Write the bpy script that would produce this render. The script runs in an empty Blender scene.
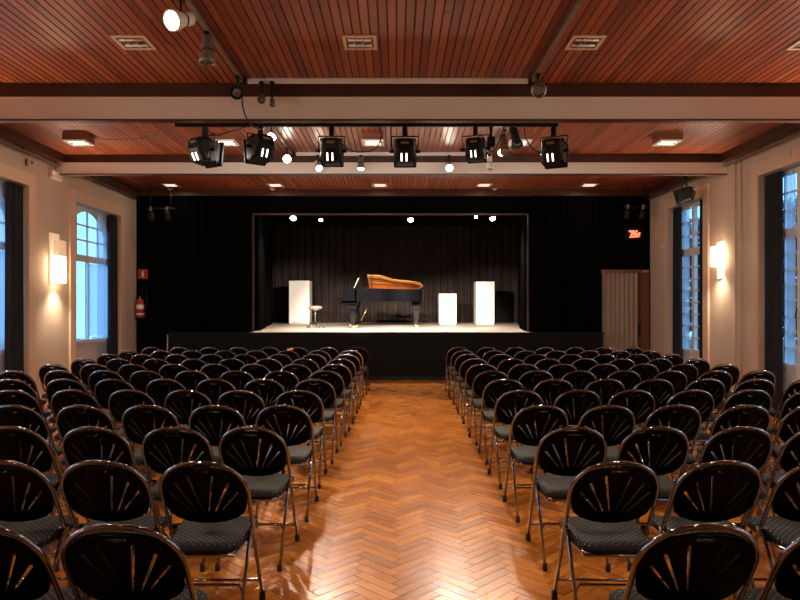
import bpy, math, random
from mathutils import Vector, Matrix
from mathutils.geometry import delaunay_2d_cdt

random.seed(7)
PI = math.pi
scene = bpy.context.scene
col = scene.collection

# ------------------------------------------------------------------ camera, world, exposure
F = 655.0                    # focal length in pixels of the 800 px wide frame
EYE = 1.572
cam_d = bpy.data.cameras.new('camera')
cam_d.sensor_width = 36.0
cam_d.lens = F / 800.0 * 36.0
cam_d.shift_x = 3.0 / 800.0
cam_d.shift_y = 8.0 / 800.0
cam_d.clip_start = 0.05
cam = bpy.data.objects.new('camera', cam_d)
cam.location = (0, 0, EYE)
cam.rotation_euler = (PI / 2, 0, 0)
col.objects.link(cam)
scene.camera = cam

world = bpy.data.worlds.new('world')
scene.world = world
world.use_nodes = True
bg = world.node_tree.nodes['Background']
bg.inputs[0].default_value = (0.22, 0.52, 1.0, 1)
bg.inputs[1].default_value = 1.8

scene.view_settings.view_transform = 'Standard'
scene.view_settings.look = 'None'
scene.view_settings.gamma = 1.0
scene.view_settings.use_curve_mapping = False
scene.view_settings.exposure = 0.65

SCONCE_E = 12.0
UPLIGHT_W = 140.0
TRACK_W = 250.0
CEILING_FILL_W = 6.0
PAR_W = 3900.0
STAGE_W = 130.0

# ------------------------------------------------------------------ room numbers (metres; camera at y = 0)
XL, XR = -5.85, 5.68          # side walls
YB, YS = -5.0, 14.70          # rear wall, stage wall
CEIL = 4.20
BEAMS = [0.66, 4.16, 7.66, 11.22]
STAGE_Y, STAGE_Z = 14.30, 1.037
STAGE_BACK = 24.0

# ------------------------------------------------------------------ materials
MATS = {}
def mat(name, color=(0.5, 0.5, 0.5), rough=0.5, metal=0.0, spec=0.5, emit=None, estr=0.0, coat=0.0, trans=0.0):
    if name in MATS: return MATS[name]
    m = bpy.data.materials.new(name); m.use_nodes = True
    b = m.node_tree.nodes['Principled BSDF']
    b.inputs['Base Color'].default_value = (*color, 1)
    b.inputs['Roughness'].default_value = rough
    b.inputs['Metallic'].default_value = metal
    b.inputs['Specular IOR Level'].default_value = spec
    b.inputs['Coat Weight'].default_value = coat
    b.inputs['Coat Roughness'].default_value = 0.12
    b.inputs['Transmission Weight'].default_value = trans
    if emit:
        b.inputs['Emission Color'].default_value = (*emit, 1)
        b.inputs['Emission Strength'].default_value = estr
    MATS[name] = m
    return m

def nodes_of(m):
    nt = m.node_tree
    return nt, nt.nodes, nt.links, nt.nodes['Principled BSDF']

def mathn(nt, op, a, b=None, c=None):
    n = nt.nodes.new('ShaderNodeMath'); n.operation = op
    for i, v in enumerate((a, b, c)):
        if v is None: continue
        if isinstance(v, (int, float)): n.inputs[i].default_value = v
        else: nt.links.new(v, n.inputs[i])
    return n.outputs[0]

def ramp(nt, fac, stops):
    r = nt.nodes.new('ShaderNodeValToRGB')
    e = r.color_ramp.elements
    e[0].position, e[0].color = stops[0][0], (*stops[0][1], 1)
    e[1].position, e[1].color = stops[1][0], (*stops[1][1], 1)
    for p, c in stops[2:]:
        k = e.new(p); k.color = (*c, 1)
    nt.links.new(fac, r.inputs[0])
    return r.outputs[0]

def wood(name, stops, rough=0.35, coat=0.0, use_uv=True, scale=(3, 40, 3), bump=0.05, rvar=0.1, spec=0.5):
    """Wooden pieces: every piece its own tone (object and island random), grain along u or y."""
    m = mat(name, (0.3, 0.1, 0.05), rough, coat=coat)
    nt, N, L, b = nodes_of(m)
    oi = N.new('ShaderNodeObjectInfo'); geo = N.new('ShaderNodeNewGeometry')
    tc = N.new('ShaderNodeTexCoord')
    rnd = mathn(nt, 'FRACT', mathn(nt, 'ADD', oi.outputs['Random'], geo.outputs['Random Per Island']))
    mp = N.new('ShaderNodeMapping'); mp.inputs['Scale'].default_value = scale
    L.new(tc.outputs['UV' if use_uv else 'Object'], mp.inputs['Vector'])
    off = N.new('ShaderNodeCombineXYZ')
    L.new(mathn(nt, 'MULTIPLY', rnd, 37.0), off.inputs[0]); L.new(mathn(nt, 'MULTIPLY', rnd, 91.0), off.inputs[1])
    L.new(off.outputs[0], mp.inputs['Location'])
    nz = N.new('ShaderNodeTexNoise'); nz.inputs['Scale'].default_value = 1.0; nz.inputs['Detail'].default_value = 5
    L.new(mp.outputs[0], nz.inputs['Vector'])
    f = mathn(nt, 'ADD', mathn(nt, 'MULTIPLY', rnd, 0.62), mathn(nt, 'MULTIPLY', nz.outputs[0], 0.38))
    L.new(ramp(nt, f, stops), b.inputs['Base Color'])
    L.new(mathn(nt, 'ADD', mathn(nt, 'MULTIPLY', nz.outputs[0], rvar), rough - rvar / 2), b.inputs['Roughness'])
    b.inputs['Specular IOR Level'].default_value = spec
    bp = N.new('ShaderNodeBump'); bp.inputs['Strength'].default_value = bump; bp.inputs['Distance'].default_value = 0.004
    L.new(nz.outputs[0], bp.inputs['Height']); L.new(bp.outputs[0], b.inputs['Normal'])
    return m

def noisy(name, c1, c2, rough=0.7, scale=6.0, bump=0.1, spec=0.5):
    m = mat(name, c1, rough, spec=spec)
    nt, N, L, b = nodes_of(m)
    tc = N.new('ShaderNodeTexCoord')
    nz = N.new('ShaderNodeTexNoise'); nz.inputs['Scale'].default_value = scale; nz.inputs['Detail'].default_value = 6
    L.new(tc.outputs['Object'], nz.inputs['Vector'])
    L.new(ramp(nt, nz.outputs[0], [(0.3, c1), (0.7, c2)]), b.inputs['Base Color'])
    n2 = N.new('ShaderNodeTexNoise'); n2.inputs['Scale'].default_value = scale * 18; n2.inputs['Detail'].default_value = 3
    L.new(tc.outputs['Object'], n2.inputs['Vector'])
    bp = N.new('ShaderNodeBump'); bp.inputs['Strength'].default_value = bump; bp.inputs['Distance'].default_value = 0.01
    L.new(n2.outputs[0], bp.inputs['Height']); L.new(bp.outputs[0], b.inputs['Normal'])
    return m

M_board = wood('ceiling_board_wood', [(0.0, (0.13, 0.027, 0.010)), (0.5, (0.25, 0.054, 0.019)), (1.0, (0.38, 0.098, 0.035))],
               rough=0.36, use_uv=False, scale=(30, 1.6, 8), bump=0.04)
M_block = wood('parquet_wood', [(0.0, (0.20, 0.054, 0.007)), (0.45, (0.42, 0.130, 0.015)), (1.0, (0.64, 0.245, 0.036))],
               rough=0.27, coat=0.0, use_uv=True, scale=(2.2, 9, 1), bump=0.06, rvar=0.14, spec=0.28)
M_dark = mat('groove_dark', (0.018, 0.008, 0.004), 0.8)
M_darkwood = noisy('dark_brown_wood', (0.05, 0.018, 0.009), (0.085, 0.028, 0.013), 0.45, 3, 0.05)
M_wallp = noisy('wall_plaster', (0.56, 0.44, 0.335), (0.63, 0.50, 0.385), 0.75, 1.2, 0.12)
M_arch = noisy('architrave_paint', (0.70, 0.50, 0.36), (0.75, 0.54, 0.39), 0.5, 2, 0.03)
M_beam = noisy('beam_paint', (0.84, 0.76, 0.66), (0.88, 0.80, 0.70), 0.45, 1.0, 0.05)
M_black = noisy('black_wall_paint', (0.0015, 0.0015, 0.0015), (0.002, 0.002, 0.002), 0.9, 3, 0.05, spec=0.04)
M_stageblack = noisy('stage_black_paint', (0.0025, 0.0025, 0.0025), (0.0035, 0.0034, 0.0033), 0.55, 4, 0.05, spec=0.15)
M_deck = noisy('stage_deck_boards', (0.66, 0.55, 0.46), (0.74, 0.63, 0.54), 0.5, 2, 0.03)
M_velvet = noisy('black_stage_velvet', (0.002, 0.002, 0.002), (0.0035, 0.003, 0.003), 0.95, 5, 0.1, spec=0.03)
M_backcloth = noisy('brown_black_backcloth', (0.026, 0.019, 0.017), (0.040, 0.029, 0.026), 0.95, 2, 0.1, spec=0.1)
M_drape = noisy('charcoal_drape', (0.022, 0.022, 0.026), (0.032, 0.032, 0.036), 0.9, 4, 0.1, spec=0.2)
M_white = noisy('white_paint', (0.72, 0.70, 0.66), (0.78, 0.76, 0.72), 0.4, 4, 0.02)
M_pedestal = noisy('pedestal_white', (0.80, 0.78, 0.75), (0.84, 0.82, 0.79), 0.5, 3, 0.02)
M_chrome = mat('chrome', (0.31, 0.33, 0.36), 0.06, 1.0)
M_steel = mat('brushed_steel', (0.5, 0.48, 0.46), 0.3, 1.0)
M_blackmetal = mat('black_metal', (0.006, 0.006, 0.006), 0.42, spec=0.25)
M_blackframe = mat('black_enamel', (0.015, 0.014, 0.013), 0.3, 0.3)
M_rubber = mat('black_rubber', (0.012, 0.012, 0.012), 0.7)
M_plastic = mat('black_plastic', (0.001, 0.001, 0.001), 0.34, spec=0.07)
M_housing = mat('light_grey_housing', (0.22, 0.19, 0.17), 0.35, 0.4)
M_rail = mat('dull_rail', (0.20, 0.15, 0.11), 0.4)
M_housing_w = mat('white_housing', (0.78, 0.74, 0.70), 0.4)
M_lens = mat('dark_lens', (0.25, 0.24, 0.22), 0.08, 0.6)
M_piano = mat('piano_lacquer', (0.003, 0.003, 0.004), 0.06, spec=0.18)
M_piano_satin = mat('piano_satin_black', (0.003, 0.003, 0.004), 0.06, spec=0.10)
M_gold = mat('gold_iron_plate', (0.72, 0.40, 0.10), 0.3, 0.7)
M_lid_reflection = mat('painted_gold_reflection', (0.60, 0.235, 0.05), 0.25)  # orange stands in for the gold plate mirrored in the black lid
M_brass = mat('brass', (0.75, 0.48, 0.18), 0.25, 1.0)
M_ivory = mat('ivory_keys', (0.8, 0.78, 0.72), 0.35)
M_paper = mat('paper', (0.85, 0.84, 0.8), 0.7)
M_leather = noisy('stool_leather', (0.20, 0.13, 0.10), (0.25, 0.17, 0.13), 0.45, 8, 0.1)
M_red = mat('red_enamel', (0.45, 0.035, 0.015), 0.4)
M_redsign = mat('red_sign', (0.5, 0.045, 0.02), 0.5)
M_doorwood = wood('door_wood', [(0.0, (0.14, 0.05, 0.025)), (1.0, (0.22, 0.08, 0.04))], 0.4, use_uv=False, scale=(20, 20, 1))
M_vinyl = noisy('folding_vinyl', (0.36, 0.28, 0.21), (0.42, 0.33, 0.25), 0.5, 3, 0.04)
M_cable = mat('black_cable', (0.012, 0.01, 0.009), 0.6)
M_pipe = noisy('painted_pipe', (0.16, 0.10, 0.07), (0.2, 0.13, 0.09), 0.45, 5, 0.03)
M_orange = mat('orange_cloth', (0.75, 0.2, 0.02), 0.7)
M_bark = noisy('bark', (0.06, 0.045, 0.03), (0.1, 0.07, 0.05), 0.9, 8, 0.3)
M_grass = noisy('lawn', (0.05, 0.09, 0.03), (0.07, 0.12, 0.04), 0.9, 3, 0.2)
M_leaf = mat('leaf_green', (0.03, 0.085, 0.035), 0.6)
M_sconce_glow = mat('sconce_glow', (0.9, 0.85, 0.75), 0.5, emit=(1.0, 0.68, 0.42), estr=SCONCE_E)
M_sconce_pane = mat('sconce_frosted_panel', (0.85, 0.8, 0.72), 0.45, emit=(1.0, 0.62, 0.34), estr=0.28)
M_lamp_on = mat('lamp_lens_on', (1, 1, 1), 0.3, emit=(1.0, 0.86, 0.68), estr=45.0)
M_stagelamp = mat('stage_lamp_lens_on', (1, 1, 1), 0.3, emit=(1.0, 0.92, 0.82), estr=40.0)
M_vent_glow = mat('lamp_vent_lit', (1, 1, 1), 0.3, emit=(1.0, 0.90, 0.80), estr=2.2)
M_exit = mat('exit_red_lit', (0.8, 0.1, 0.05), 0.5, emit=(1.0, 0.16, 0.07), estr=1.6)
M_reflector = mat('lamp_reflector', (0.82, 0.80, 0.78), 0.16, 1.0)
M_tubeglass = mat('fluorescent_tube_glass', (0.88, 0.86, 0.82), 0.3, emit=(1.0, 0.82, 0.66), estr=0.9)
M_tube_off = mat('fluorescent_tube_unlit', (0.86, 0.85, 0.83), 0.2)

# dotted seat fabric
M_fabric = mat('dotted_fabric', (0.012, 0.012, 0.013), 0.85, spec=0.3)
def _fabric():
    nt, N, L, b = nodes_of(M_fabric)
    tc = N.new('ShaderNodeTexCoord'); sp = N.new('ShaderNodeSeparateXYZ')
    L.new(tc.outputs['Object'], sp.inputs[0])
    P = 0.034
    x = mathn(nt, 'DIVIDE', sp.outputs[0], P); y = mathn(nt, 'DIVIDE', sp.outputs[1], P)
    a = mathn(nt, 'ADD', x, y); c = mathn(nt, 'SUBTRACT', x, y)
    fa = mathn(nt, 'SUBTRACT', mathn(nt, 'FRACT', a), 0.5); fc = mathn(nt, 'SUBTRACT', mathn(nt, 'FRACT', c), 0.5)
    r2 = mathn(nt, 'ADD', mathn(nt, 'MULTIPLY', fa, fa), mathn(nt, 'MULTIPLY', fc, fc))
    dot = mathn(nt, 'LESS_THAN', r2, 0.012)
    nz = N.new('ShaderNodeTexNoise'); nz.inputs['Scale'].default_value = 260
    L.new(tc.outputs['Object'], nz.inputs['Vector'])
    base = ramp(nt, nz.outputs[0], [(0.3, (0.010, 0.010, 0.011)), (0.7, (0.030, 0.029, 0.030))])
    mx = N.new('ShaderNodeMix'); mx.data_type = 'RGBA'
    L.new(dot, mx.inputs[0]); L.new(base, mx.inputs[6]); mx.inputs[7].default_value = (0.34, 0.31, 0.28, 1)
    L.new(mx.outputs[2], b.inputs['Base Color'])
_fabric()

def sheer_material():
    m = bpy.data.materials.new('sheer_voile'); m.use_nodes = True
    nt = m.node_tree; N = nt.nodes; N.clear()
    out = N.new('ShaderNodeOutputMaterial')
    t = N.new('ShaderNodeBsdfTranslucent'); t.inputs[0].default_value = (0.75, 0.8, 0.9, 1)
    d = N.new('ShaderNodeBsdfDiffuse'); d.inputs[0].default_value = (0.6, 0.62, 0.68, 1)
    p = N.new('ShaderNodeBsdfTransparent'); p.inputs[0].default_value = (1, 1, 1, 1)
    m1 = N.new('ShaderNodeMixShader'); m1.inputs[0].default_value = 0.25
    m2 = N.new('ShaderNodeMixShader'); m2.inputs[0].default_value = 0.38
    nt.links.new(t.outputs[0], m1.inputs[1]); nt.links.new(d.outputs[0], m1.inputs[2])
    nt.links.new(m1.outputs[0], m2.inputs[1]); nt.links.new(p.outputs[0], m2.inputs[2])
    nt.links.new(m2.outputs[0], out.inputs[0])
    return m
M_sheer = sheer_material()

def blind_material():
    m = bpy.data.materials.new('translucent_blind'); m.use_nodes = True
    nt = m.node_tree; N = nt.nodes; N.clear()
    out = N.new('ShaderNodeOutputMaterial')
    t = N.new('ShaderNodeBsdfTranslucent'); t.inputs[0].default_value = (0.9, 0.93, 0.97, 1)
    p = N.new('ShaderNodeBsdfTransparent')
    m2 = N.new('ShaderNodeMixShader'); m2.inputs[0].default_value = 0.45
    nt.links.new(t.outputs[0], m2.inputs[1]); nt.links.new(p.outputs[0], m2.inputs[2])
    nt.links.new(m2.outputs[0], out.inputs[0])
    return m
M_blind = blind_material()

def glass_material():
    m = bpy.data.materials.new('window_glass'); m.use_nodes = True
    nt = m.node_tree; N = nt.nodes; N.clear()
    out = N.new('ShaderNodeOutputMaterial')
    g = N.new('ShaderNodeBsdfGlossy'); g.inputs['Roughness'].default_value = 0.02
    p = N.new('ShaderNodeBsdfTransparent'); p.inputs[0].default_value = (0.92, 0.95, 0.96, 1)
    mx = N.new('ShaderNodeMixShader'); mx.inputs[0].default_value = 0.06
    nt.links.new(p.outputs[0], mx.inputs[1]); nt.links.new(g.outputs[0], mx.inputs[2])
    nt.links.new(mx.outputs[0], out.inputs[0])
    return m
M_glass = glass_material()

# ------------------------------------------------------------------ mesh helpers
class MB:
    def __init__(s): s.v = []; s.f = []; s.uv = None; s.sm = []
    def add(s, v, f, smooth=False):
        o = len(s.v); s.v += [tuple(p) for p in v]
        s.f += [tuple(i + o for i in q) for q in f]; s.sm += [smooth] * len(f)
        return s
    def box(s, x0, x1, y0, y1, z0, z1, mtx=None):
        v = [(x, y, z) for z in (z0, z1) for y in (y0, y1) for x in (x0, x1)]
        if mtx is not None: v = [tuple(mtx @ Vector(p)) for p in v]
        return s.add(v, [(0, 2, 3, 1), (4, 5, 7, 6), (0, 1, 5, 4), (1, 3, 7, 5), (3, 2, 6, 7), (2, 0, 4, 6)])
    def cbox(s, x0, x1, y0, y1, z0, z1, c=0.01, mtx=None):
        """box with its vertical edges and both rims chamfered"""
        def ring(d, z):
            return [(x0 + d + c, y0 + d, z), (x1 - d - c, y0 + d, z), (x1 - d, y0 + d + c, z), (x1 - d, y1 - d - c, z),
                    (x1 - d - c, y1 - d, z), (x0 + d + c, y1 - d, z), (x0 + d, y1 - d - c, z), (x0 + d, y0 + d + c, z)]
        return s.rings([ring(c, z0), ring(0, z0 + c), ring(0, z1 - c), ring(c, z1)], mtx)
    def rings(s, rs, mtx=None, smooth=False, cap=True, closed=True):
        n = len(rs[0]); v = [p for r in rs for p in r]
        if mtx is not None: v = [tuple(mtx @ Vector(p)) for p in v]
        f = []
        m = n if closed else n - 1
        for k in range(len(rs) - 1):
            for i in range(m):
                j = (i + 1) % n
                f.append((k * n + i, k * n + j, (k + 1) * n + j, (k + 1) * n + i))
        s.add(v, f, smooth)
        if cap:
            o = len(s.v) - len(v)
            s.f.append(tuple(o + i for i in reversed(range(n)))); s.sm.append(False)
            s.f.append(tuple(o + (len(rs) - 1) * n + i for i in range(n))); s.sm.append(False)
        return s
    def lathe(s, prof, n=16, mtx=None, smooth=True, cap=True):
        """profile of (radius, z) turned about z"""
        rs = [[(r * math.cos(2 * PI * i / n), r * math.sin(2 * PI * i / n), z) for i in range(n)] for r, z in prof]
        return s.rings(rs, mtx, smooth, cap)
    def tube(s, pts, r=0.01, n=8, closed=False, smooth=True):
        pts = [Vector(p) for p in pts]; N = len(pts); rs = []
        up = None
        for i, p in enumerate(pts):
            if closed: t = pts[(i + 1) % N] - pts[i - 1]
            else: t = pts[min(i + 1, N - 1)] - pts[max(i - 1, 0)]
            t.normalize()
            if up is None:
                up = Vector((0, 0, 1)) if abs(t.z) < 0.9 else Vector((1, 0, 0))
                if abs(t.x) > 0.95: up = Vector((0, 0, 1))
            up = (up - t * up.dot(t))
            if up.length < 1e-5: up = Vector((0, 1, 0)) - t * t.y
            up.normalize(); b = t.cross(up)
            rs.append([tuple(p + r * (math.cos(2 * PI * k / n) * up + math.sin(2 * PI * k / n) * b)) for k in range(n)])
        if closed:
            rs.append(rs[0])
            return s.rings(rs, None, smooth, False)
        return s.rings(rs, None, smooth, True)
    def prism(s, poly, z0, z1, mtx=None, smooth=False):
        return s.rings([[(x, y, z0) for x, y in poly], [(x, y, z1) for x, y in poly]], mtx, smooth)
    def mesh(s, name, m):
        me = bpy.data.meshes.new(name)
        me.from_pydata(s.v, [], s.f)
        me.polygons.foreach_set('use_smooth', s.sm)
        if s.uv:
            u = me.uv_layers.new(name='UVMap')
            u.data.foreach_set('uv', s.uv)
        me.materials.append(m); me.update()
        return me
    def build(s, name, m, parent=None, loc=None):
        return mk(name, s.mesh(name, m), parent, loc)

def mk(name, data, parent=None, loc=None):
    o = bpy.data.objects.new(name, data); col.objects.link(o)
    if parent is not None: o.parent = parent
    if loc is not None: o.location = loc
    return o

def tag(o, label=None, cat=None, group=None, kind=None):
    if label: o['label'] = label
    if cat: o['category'] = cat
    if group: o['group'] = group
    if kind: o['kind'] = kind
    return o

def empty(name, loc=(0, 0, 0), rz=0.0, label=None, cat=None, group=None, kind=None):
    o = bpy.data.objects.new(name, None); col.objects.link(o)
    o.empty_display_size = 0.1
    o.location = loc; o.rotation_euler = (0, 0, rz)
    return tag(o, label, cat, group, kind)

def copy_tree(o, parent=None):
    c = o.copy(); col.objects.link(c); c.parent = parent
    for ch in o.children: copy_tree(ch, c)
    return c

def spot(name, loc, target, power, angle, color=(1, 0.78, 0.55), blend=0.5, radius=0.06, parent=None):
    d = bpy.data.lights.new(name, 'SPOT'); d.energy = power; d.color = color
    d.spot_size = math.radians(angle); d.spot_blend = blend; d.shadow_soft_size = radius
    o = bpy.data.objects.new(name, d); col.objects.link(o)
    o.location = loc
    v = Vector(target) - Vector(loc)
    o.rotation_euler = v.to_track_quat('-Z', 'Y').to_euler()
    return o

def aim_matrix(loc, target):
    """local -Z axis looks at target"""
    v = Vector(target) - Vector(loc)
    return Matrix.Translation(Vector(loc)) @ v.to_track_quat('-Z', 'Y').to_matrix().to_4x4()

ORD = ['first', 'second', 'third', 'fourth', 'fifth', 'sixth', 'seventh', 'eighth', 'ninth', 'tenth', 'eleventh', 'twelfth']

# ================================================================== FLOOR: herringbone parquet
floor = MB().box(XL - 0.3, XR + 0.3, YB, STAGE_Y + 0.4, -0.10, -0.006).build('floor', M_dark)
tag(floor, kind='structure')
BL, BW, BT, GAP = 0.315, 0.0745, 0.012, 0.0026
def block_geo():
    c = 0.0012
    h, w = BL / 2 - GAP / 2, BW / 2 - GAP / 2
    return [(-h, -w, -BT), (h, -w, -BT), (h, w, -BT), (-h, w, -BT), (-h, -w, -c), (h, -w, -c), (h, w, -c), (-h, w, -c),
            (-h + c, -w + c, 0), (h - c, -w + c, 0), (h - c, w - c, 0), (-h + c, w - c, 0)], \
           [(0, 1, 5, 4), (1, 2, 6, 5), (2, 3, 7, 6), (3, 0, 4, 7), (4, 5, 9, 8), (5, 6, 10, 9), (6, 7, 11, 10), (7, 4, 8, 11), (8, 9, 10, 11)]
bv, bf = block_geo()
def uv_of(faces, verts, du=0.0, dv=0.0):
    out = []
    for f in faces:
        for i in f: out += [verts[i][0] + du, verts[i][1] + dv]
    return out
blocks = []
c45 = math.sqrt(0.5)
a_vec = (BW, BW); b_vec = (BL, -BL)
for k in range(-220, 420):
    for m in range(-40, 41):
        for kind in (0, 1):
            x = k * a_vec[0] + m * b_vec[0]; y = k * a_vec[1] + m * b_vec[1]
            if kind == 0: cx, cy, ang = x + BL / 2, y + BW / 2, 0.0
            else: cx, cy, ang = x + BW / 2, y + BW + BL / 2, PI / 2
            # rotate so that the zigzag runs down the hall: direction (1,1) becomes +y
            X = c45 * (cx - cy) + 0.02; Y = c45 * (cx + cy) + 4.0
            if XL - 0.1 < X < XR + 0.1 and 0.0 < Y < STAGE_Y - 0.02:
                blocks.append((X, Y, ang + PI / 4))
def vis_rank(b):
    X, Y, _ = b
    if Y < 3.45 or Y > 9: return 1e9
    px = X * F / Y
    lim_r, lim_l = 0.80, -0.62
    if not (lim_l < X < lim_r): return 1e9
    return Y
ranked = sorted(blocks, key=vis_rank)
near, rest = ranked[:300], ranked[300:]
bm_ = MB().add(bv, bf); bm_.uv = uv_of(bf, bv)
block_mesh = bm_.mesh('parquet_block', M_block)
for X, Y, a in near:
    o = mk('parquet_block', block_mesh, floor, (X, Y, 0)); o.rotation_euler = (random.uniform(-.006, .006), random.uniform(-.0025, .0025), a)
far = MB(); far.uv = []
for X, Y, a in rest:
    ca, sa = math.cos(a), math.sin(a)
    far.add([(X + ca * p[0] - sa * p[1], Y + sa * p[0] + ca * p[1], p[2]) for p in bv], bf)
    far.uv += uv_of(bf, bv, random.random() * 5, random.random() * 5)
tag(far.build('parquet_field', M_block, floor), kind='stuff')

# ================================================================== CEILING: boards and beams
ceiling = MB().box(XL - 0.3, XR + 0.3, YB, YS + 0.1, CEIL + 0.022, CEIL + 0.2).build('ceiling', M_dark)
tag(ceiling, kind='structure')
PITCH = 0.0835
NB = int((XR - XL) / PITCH) + 1
def board_mesh(length):
    h = PITCH / 2 - 0.0045
    return [(-h, 0, 0.004), (-h + 0.004, 0, 0), (h - 0.004, 0, 0), (h, 0, 0.004), (h, 0, 0.022), (-h, 0, 0.022),
            (-h, length, 0.004), (-h + 0.004, length, 0), (h - 0.004, length, 0), (h, length, 0.004), (h, length, 0.022), (-h, length, 0.022)], \
           [(0, 6, 7, 1), (1, 7, 8, 2), (2, 8, 9, 3), (3, 9, 10, 4), (5, 11, 6, 0), (0, 1, 2, 3, 4, 5), (11, 10, 9, 8, 7, 6)]
def bay_boards(y0, y1, single, splits=0):
    v, f = board_mesh(1.0)
    me = MB().add(v, f).mesh('ceiling_board', M_board) if single else None
    acc = MB()
    split = set(random.sample(range(20, NB - 20), splits)) if splits else set()
    for i in range(NB):
        x = XL + PITCH * (i + 0.5)
        segs = [(y0, y1)]
        if i in split:
            c = random.uniform(y0 + 1.6, y1 - 0.2); segs = [(y0, c - 0.002), (c + 0.002, y1)]
        for s0, s1 in segs:
            if single:
                o = mk('ceiling_board', me, ceiling, (x, s0, CEIL)); o.scale = (1, s1 - s0, 1)
            else:
                acc.add([(p[0] + x, s0 + p[1] * (s1 - s0), p[2] + CEIL) for p in v], f)
    if not single: tag(acc.build('ceiling_boarding', M_board, ceiling), kind='stuff')
bay_boards(BEAMS[1] + 0.06, BEAMS[2], True, 20)
bay_boards(BEAMS[2] + 0.06, BEAMS[3], True)
bay_boards(BEAMS[3] + 0.06, YS, False)
bay_boards(YB, BEAMS[1] + 0.06, False)
def beam(y, z_pale0, z_pale1, dark_to):
    b = MB().box(XL + 0.02, XR - 0.02, y, y + 0.05, z_pale0 + 0.02, CEIL).build('beam', M_darkwood, ceiling)
    MB().box(XL + 0.02, XR - 0.02, y - 0.022, y + 0.066, z_pale0, z_pale1).build('beam_casing', M_beam, b)
    MB().box(XL + 0.02, XR - 0.02, y - 0.028, y + 0.074, z_pale0 - 0.02, z_pale0).build('beam_soffit_board', M_darkwood, b)
beam(BEAMS[2], 3.775, 4.035, 0)
beam(BEAMS[3], 3.87, 4.06, 0)
beam(BEAMS[1], 3.775, 4.035, 0)
beam(BEAMS[0], 3.775, 4.035, 0)
tag(MB().box(XL, XL + 0.16, YB, YS, 4.06, CEIL).build('trim_1', M_darkwood), kind='structure')
tag(MB().box(XR - 0.16, XR, YB, YS, 4.06, CEIL).build('trim_2', M_darkwood), kind='structure')
tag(MB().box(XL, XR, YS - 0.14, YS + 0.05, 4.07, CEIL).build('trim_3', M_darkwood), kind='structure')

# ================================================================== SIDE WALLS with window niches
WIN_L = [(11.88, 13.81), (8.41, 10.36), (4.94, 6.89), (1.47, 3.42)]
WIN_R = [(12.10, 13.65), (8.70, 10.25), (5.20, 6.75), (1.70, 3.25)]
WTOP_L, WTOP_R = 3.51, 3.64
def wall_side(name, x, out, wins, top):
    b = MB(); T = 0.34
    x0, x1 = (x - T, x) if out < 0 else (x, x + T)
    ys = sorted(wins)
    prev = YB
    for a, c in ys:
        b.box(x0, x1, prev, a, -0.1, CEIL)
        b.box(x0, x1, a, c, top, CEIL)
        prev = c
    b.box(x0, x1, prev, YS + 0.1, -0.1, CEIL)
    return tag(b.build(name, M_wallp), kind='structure')
wall_left = wall_side('wall_left', XL, -1, WIN_L, WTOP_L)
wall_right = wall_side('wall_right', XR, 1, WIN_R, WTOP_R)
tag(MB().box(XL, XR, YB - 0.2, YB, -0.1, CEIL).build('wall_back', M_wallp), kind='structure')
# shallow pier strips and a vertical conduit on the right wall
MB().box(XR - 0.03, XR, 10.95, 11.35, 0, 4.06).build('pilaster', M_wallp, wall_right)
MB().box(XR - 0.03, XR, 7.3, 7.75, 0, 4.06).build('pilaster', M_wallp, wall_right)
MB().tube([(XR - 0.015, 10.78, 0), (XR - 0.015, 10.78, 4.06)], 0.012, 6).build('conduit', M_wallp, wall_right)
for nm, x, s in (('baseboard_left', XL, 1), ('baseboard_right', XR, -1)):
    b = MB(); prev = YB
    for a, c in sorted(WIN_L if s > 0 else WIN_R):
        b.box(min(x, x + s * 0.02), max(x, x + s * 0.02), prev, a - 0.22, 0, 0.14); prev = c + 0.22
    b.box(min(x, x + s * 0.02), max(x, x + s * 0.02), prev, YS, 0, 0.14)
    tag(b.build(nm, M_arch), kind='structure')

def architrave(parent, x, s, a, c, top, w=0.2):
    p = 0.035
    x0, x1 = (x, x + p) if s > 0 else (x - p, x)
    MB().box(x0, x1, a - w, a, 0, top + w).build('jamb_board', M_arch, parent)
    MB().box(x0, x1, c, c + w, 0, top + w).build('jamb_board', M_arch, parent)
    MB().box(x0, x1, a, c, top, top + w).build('head_board', M_arch, parent)

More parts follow.
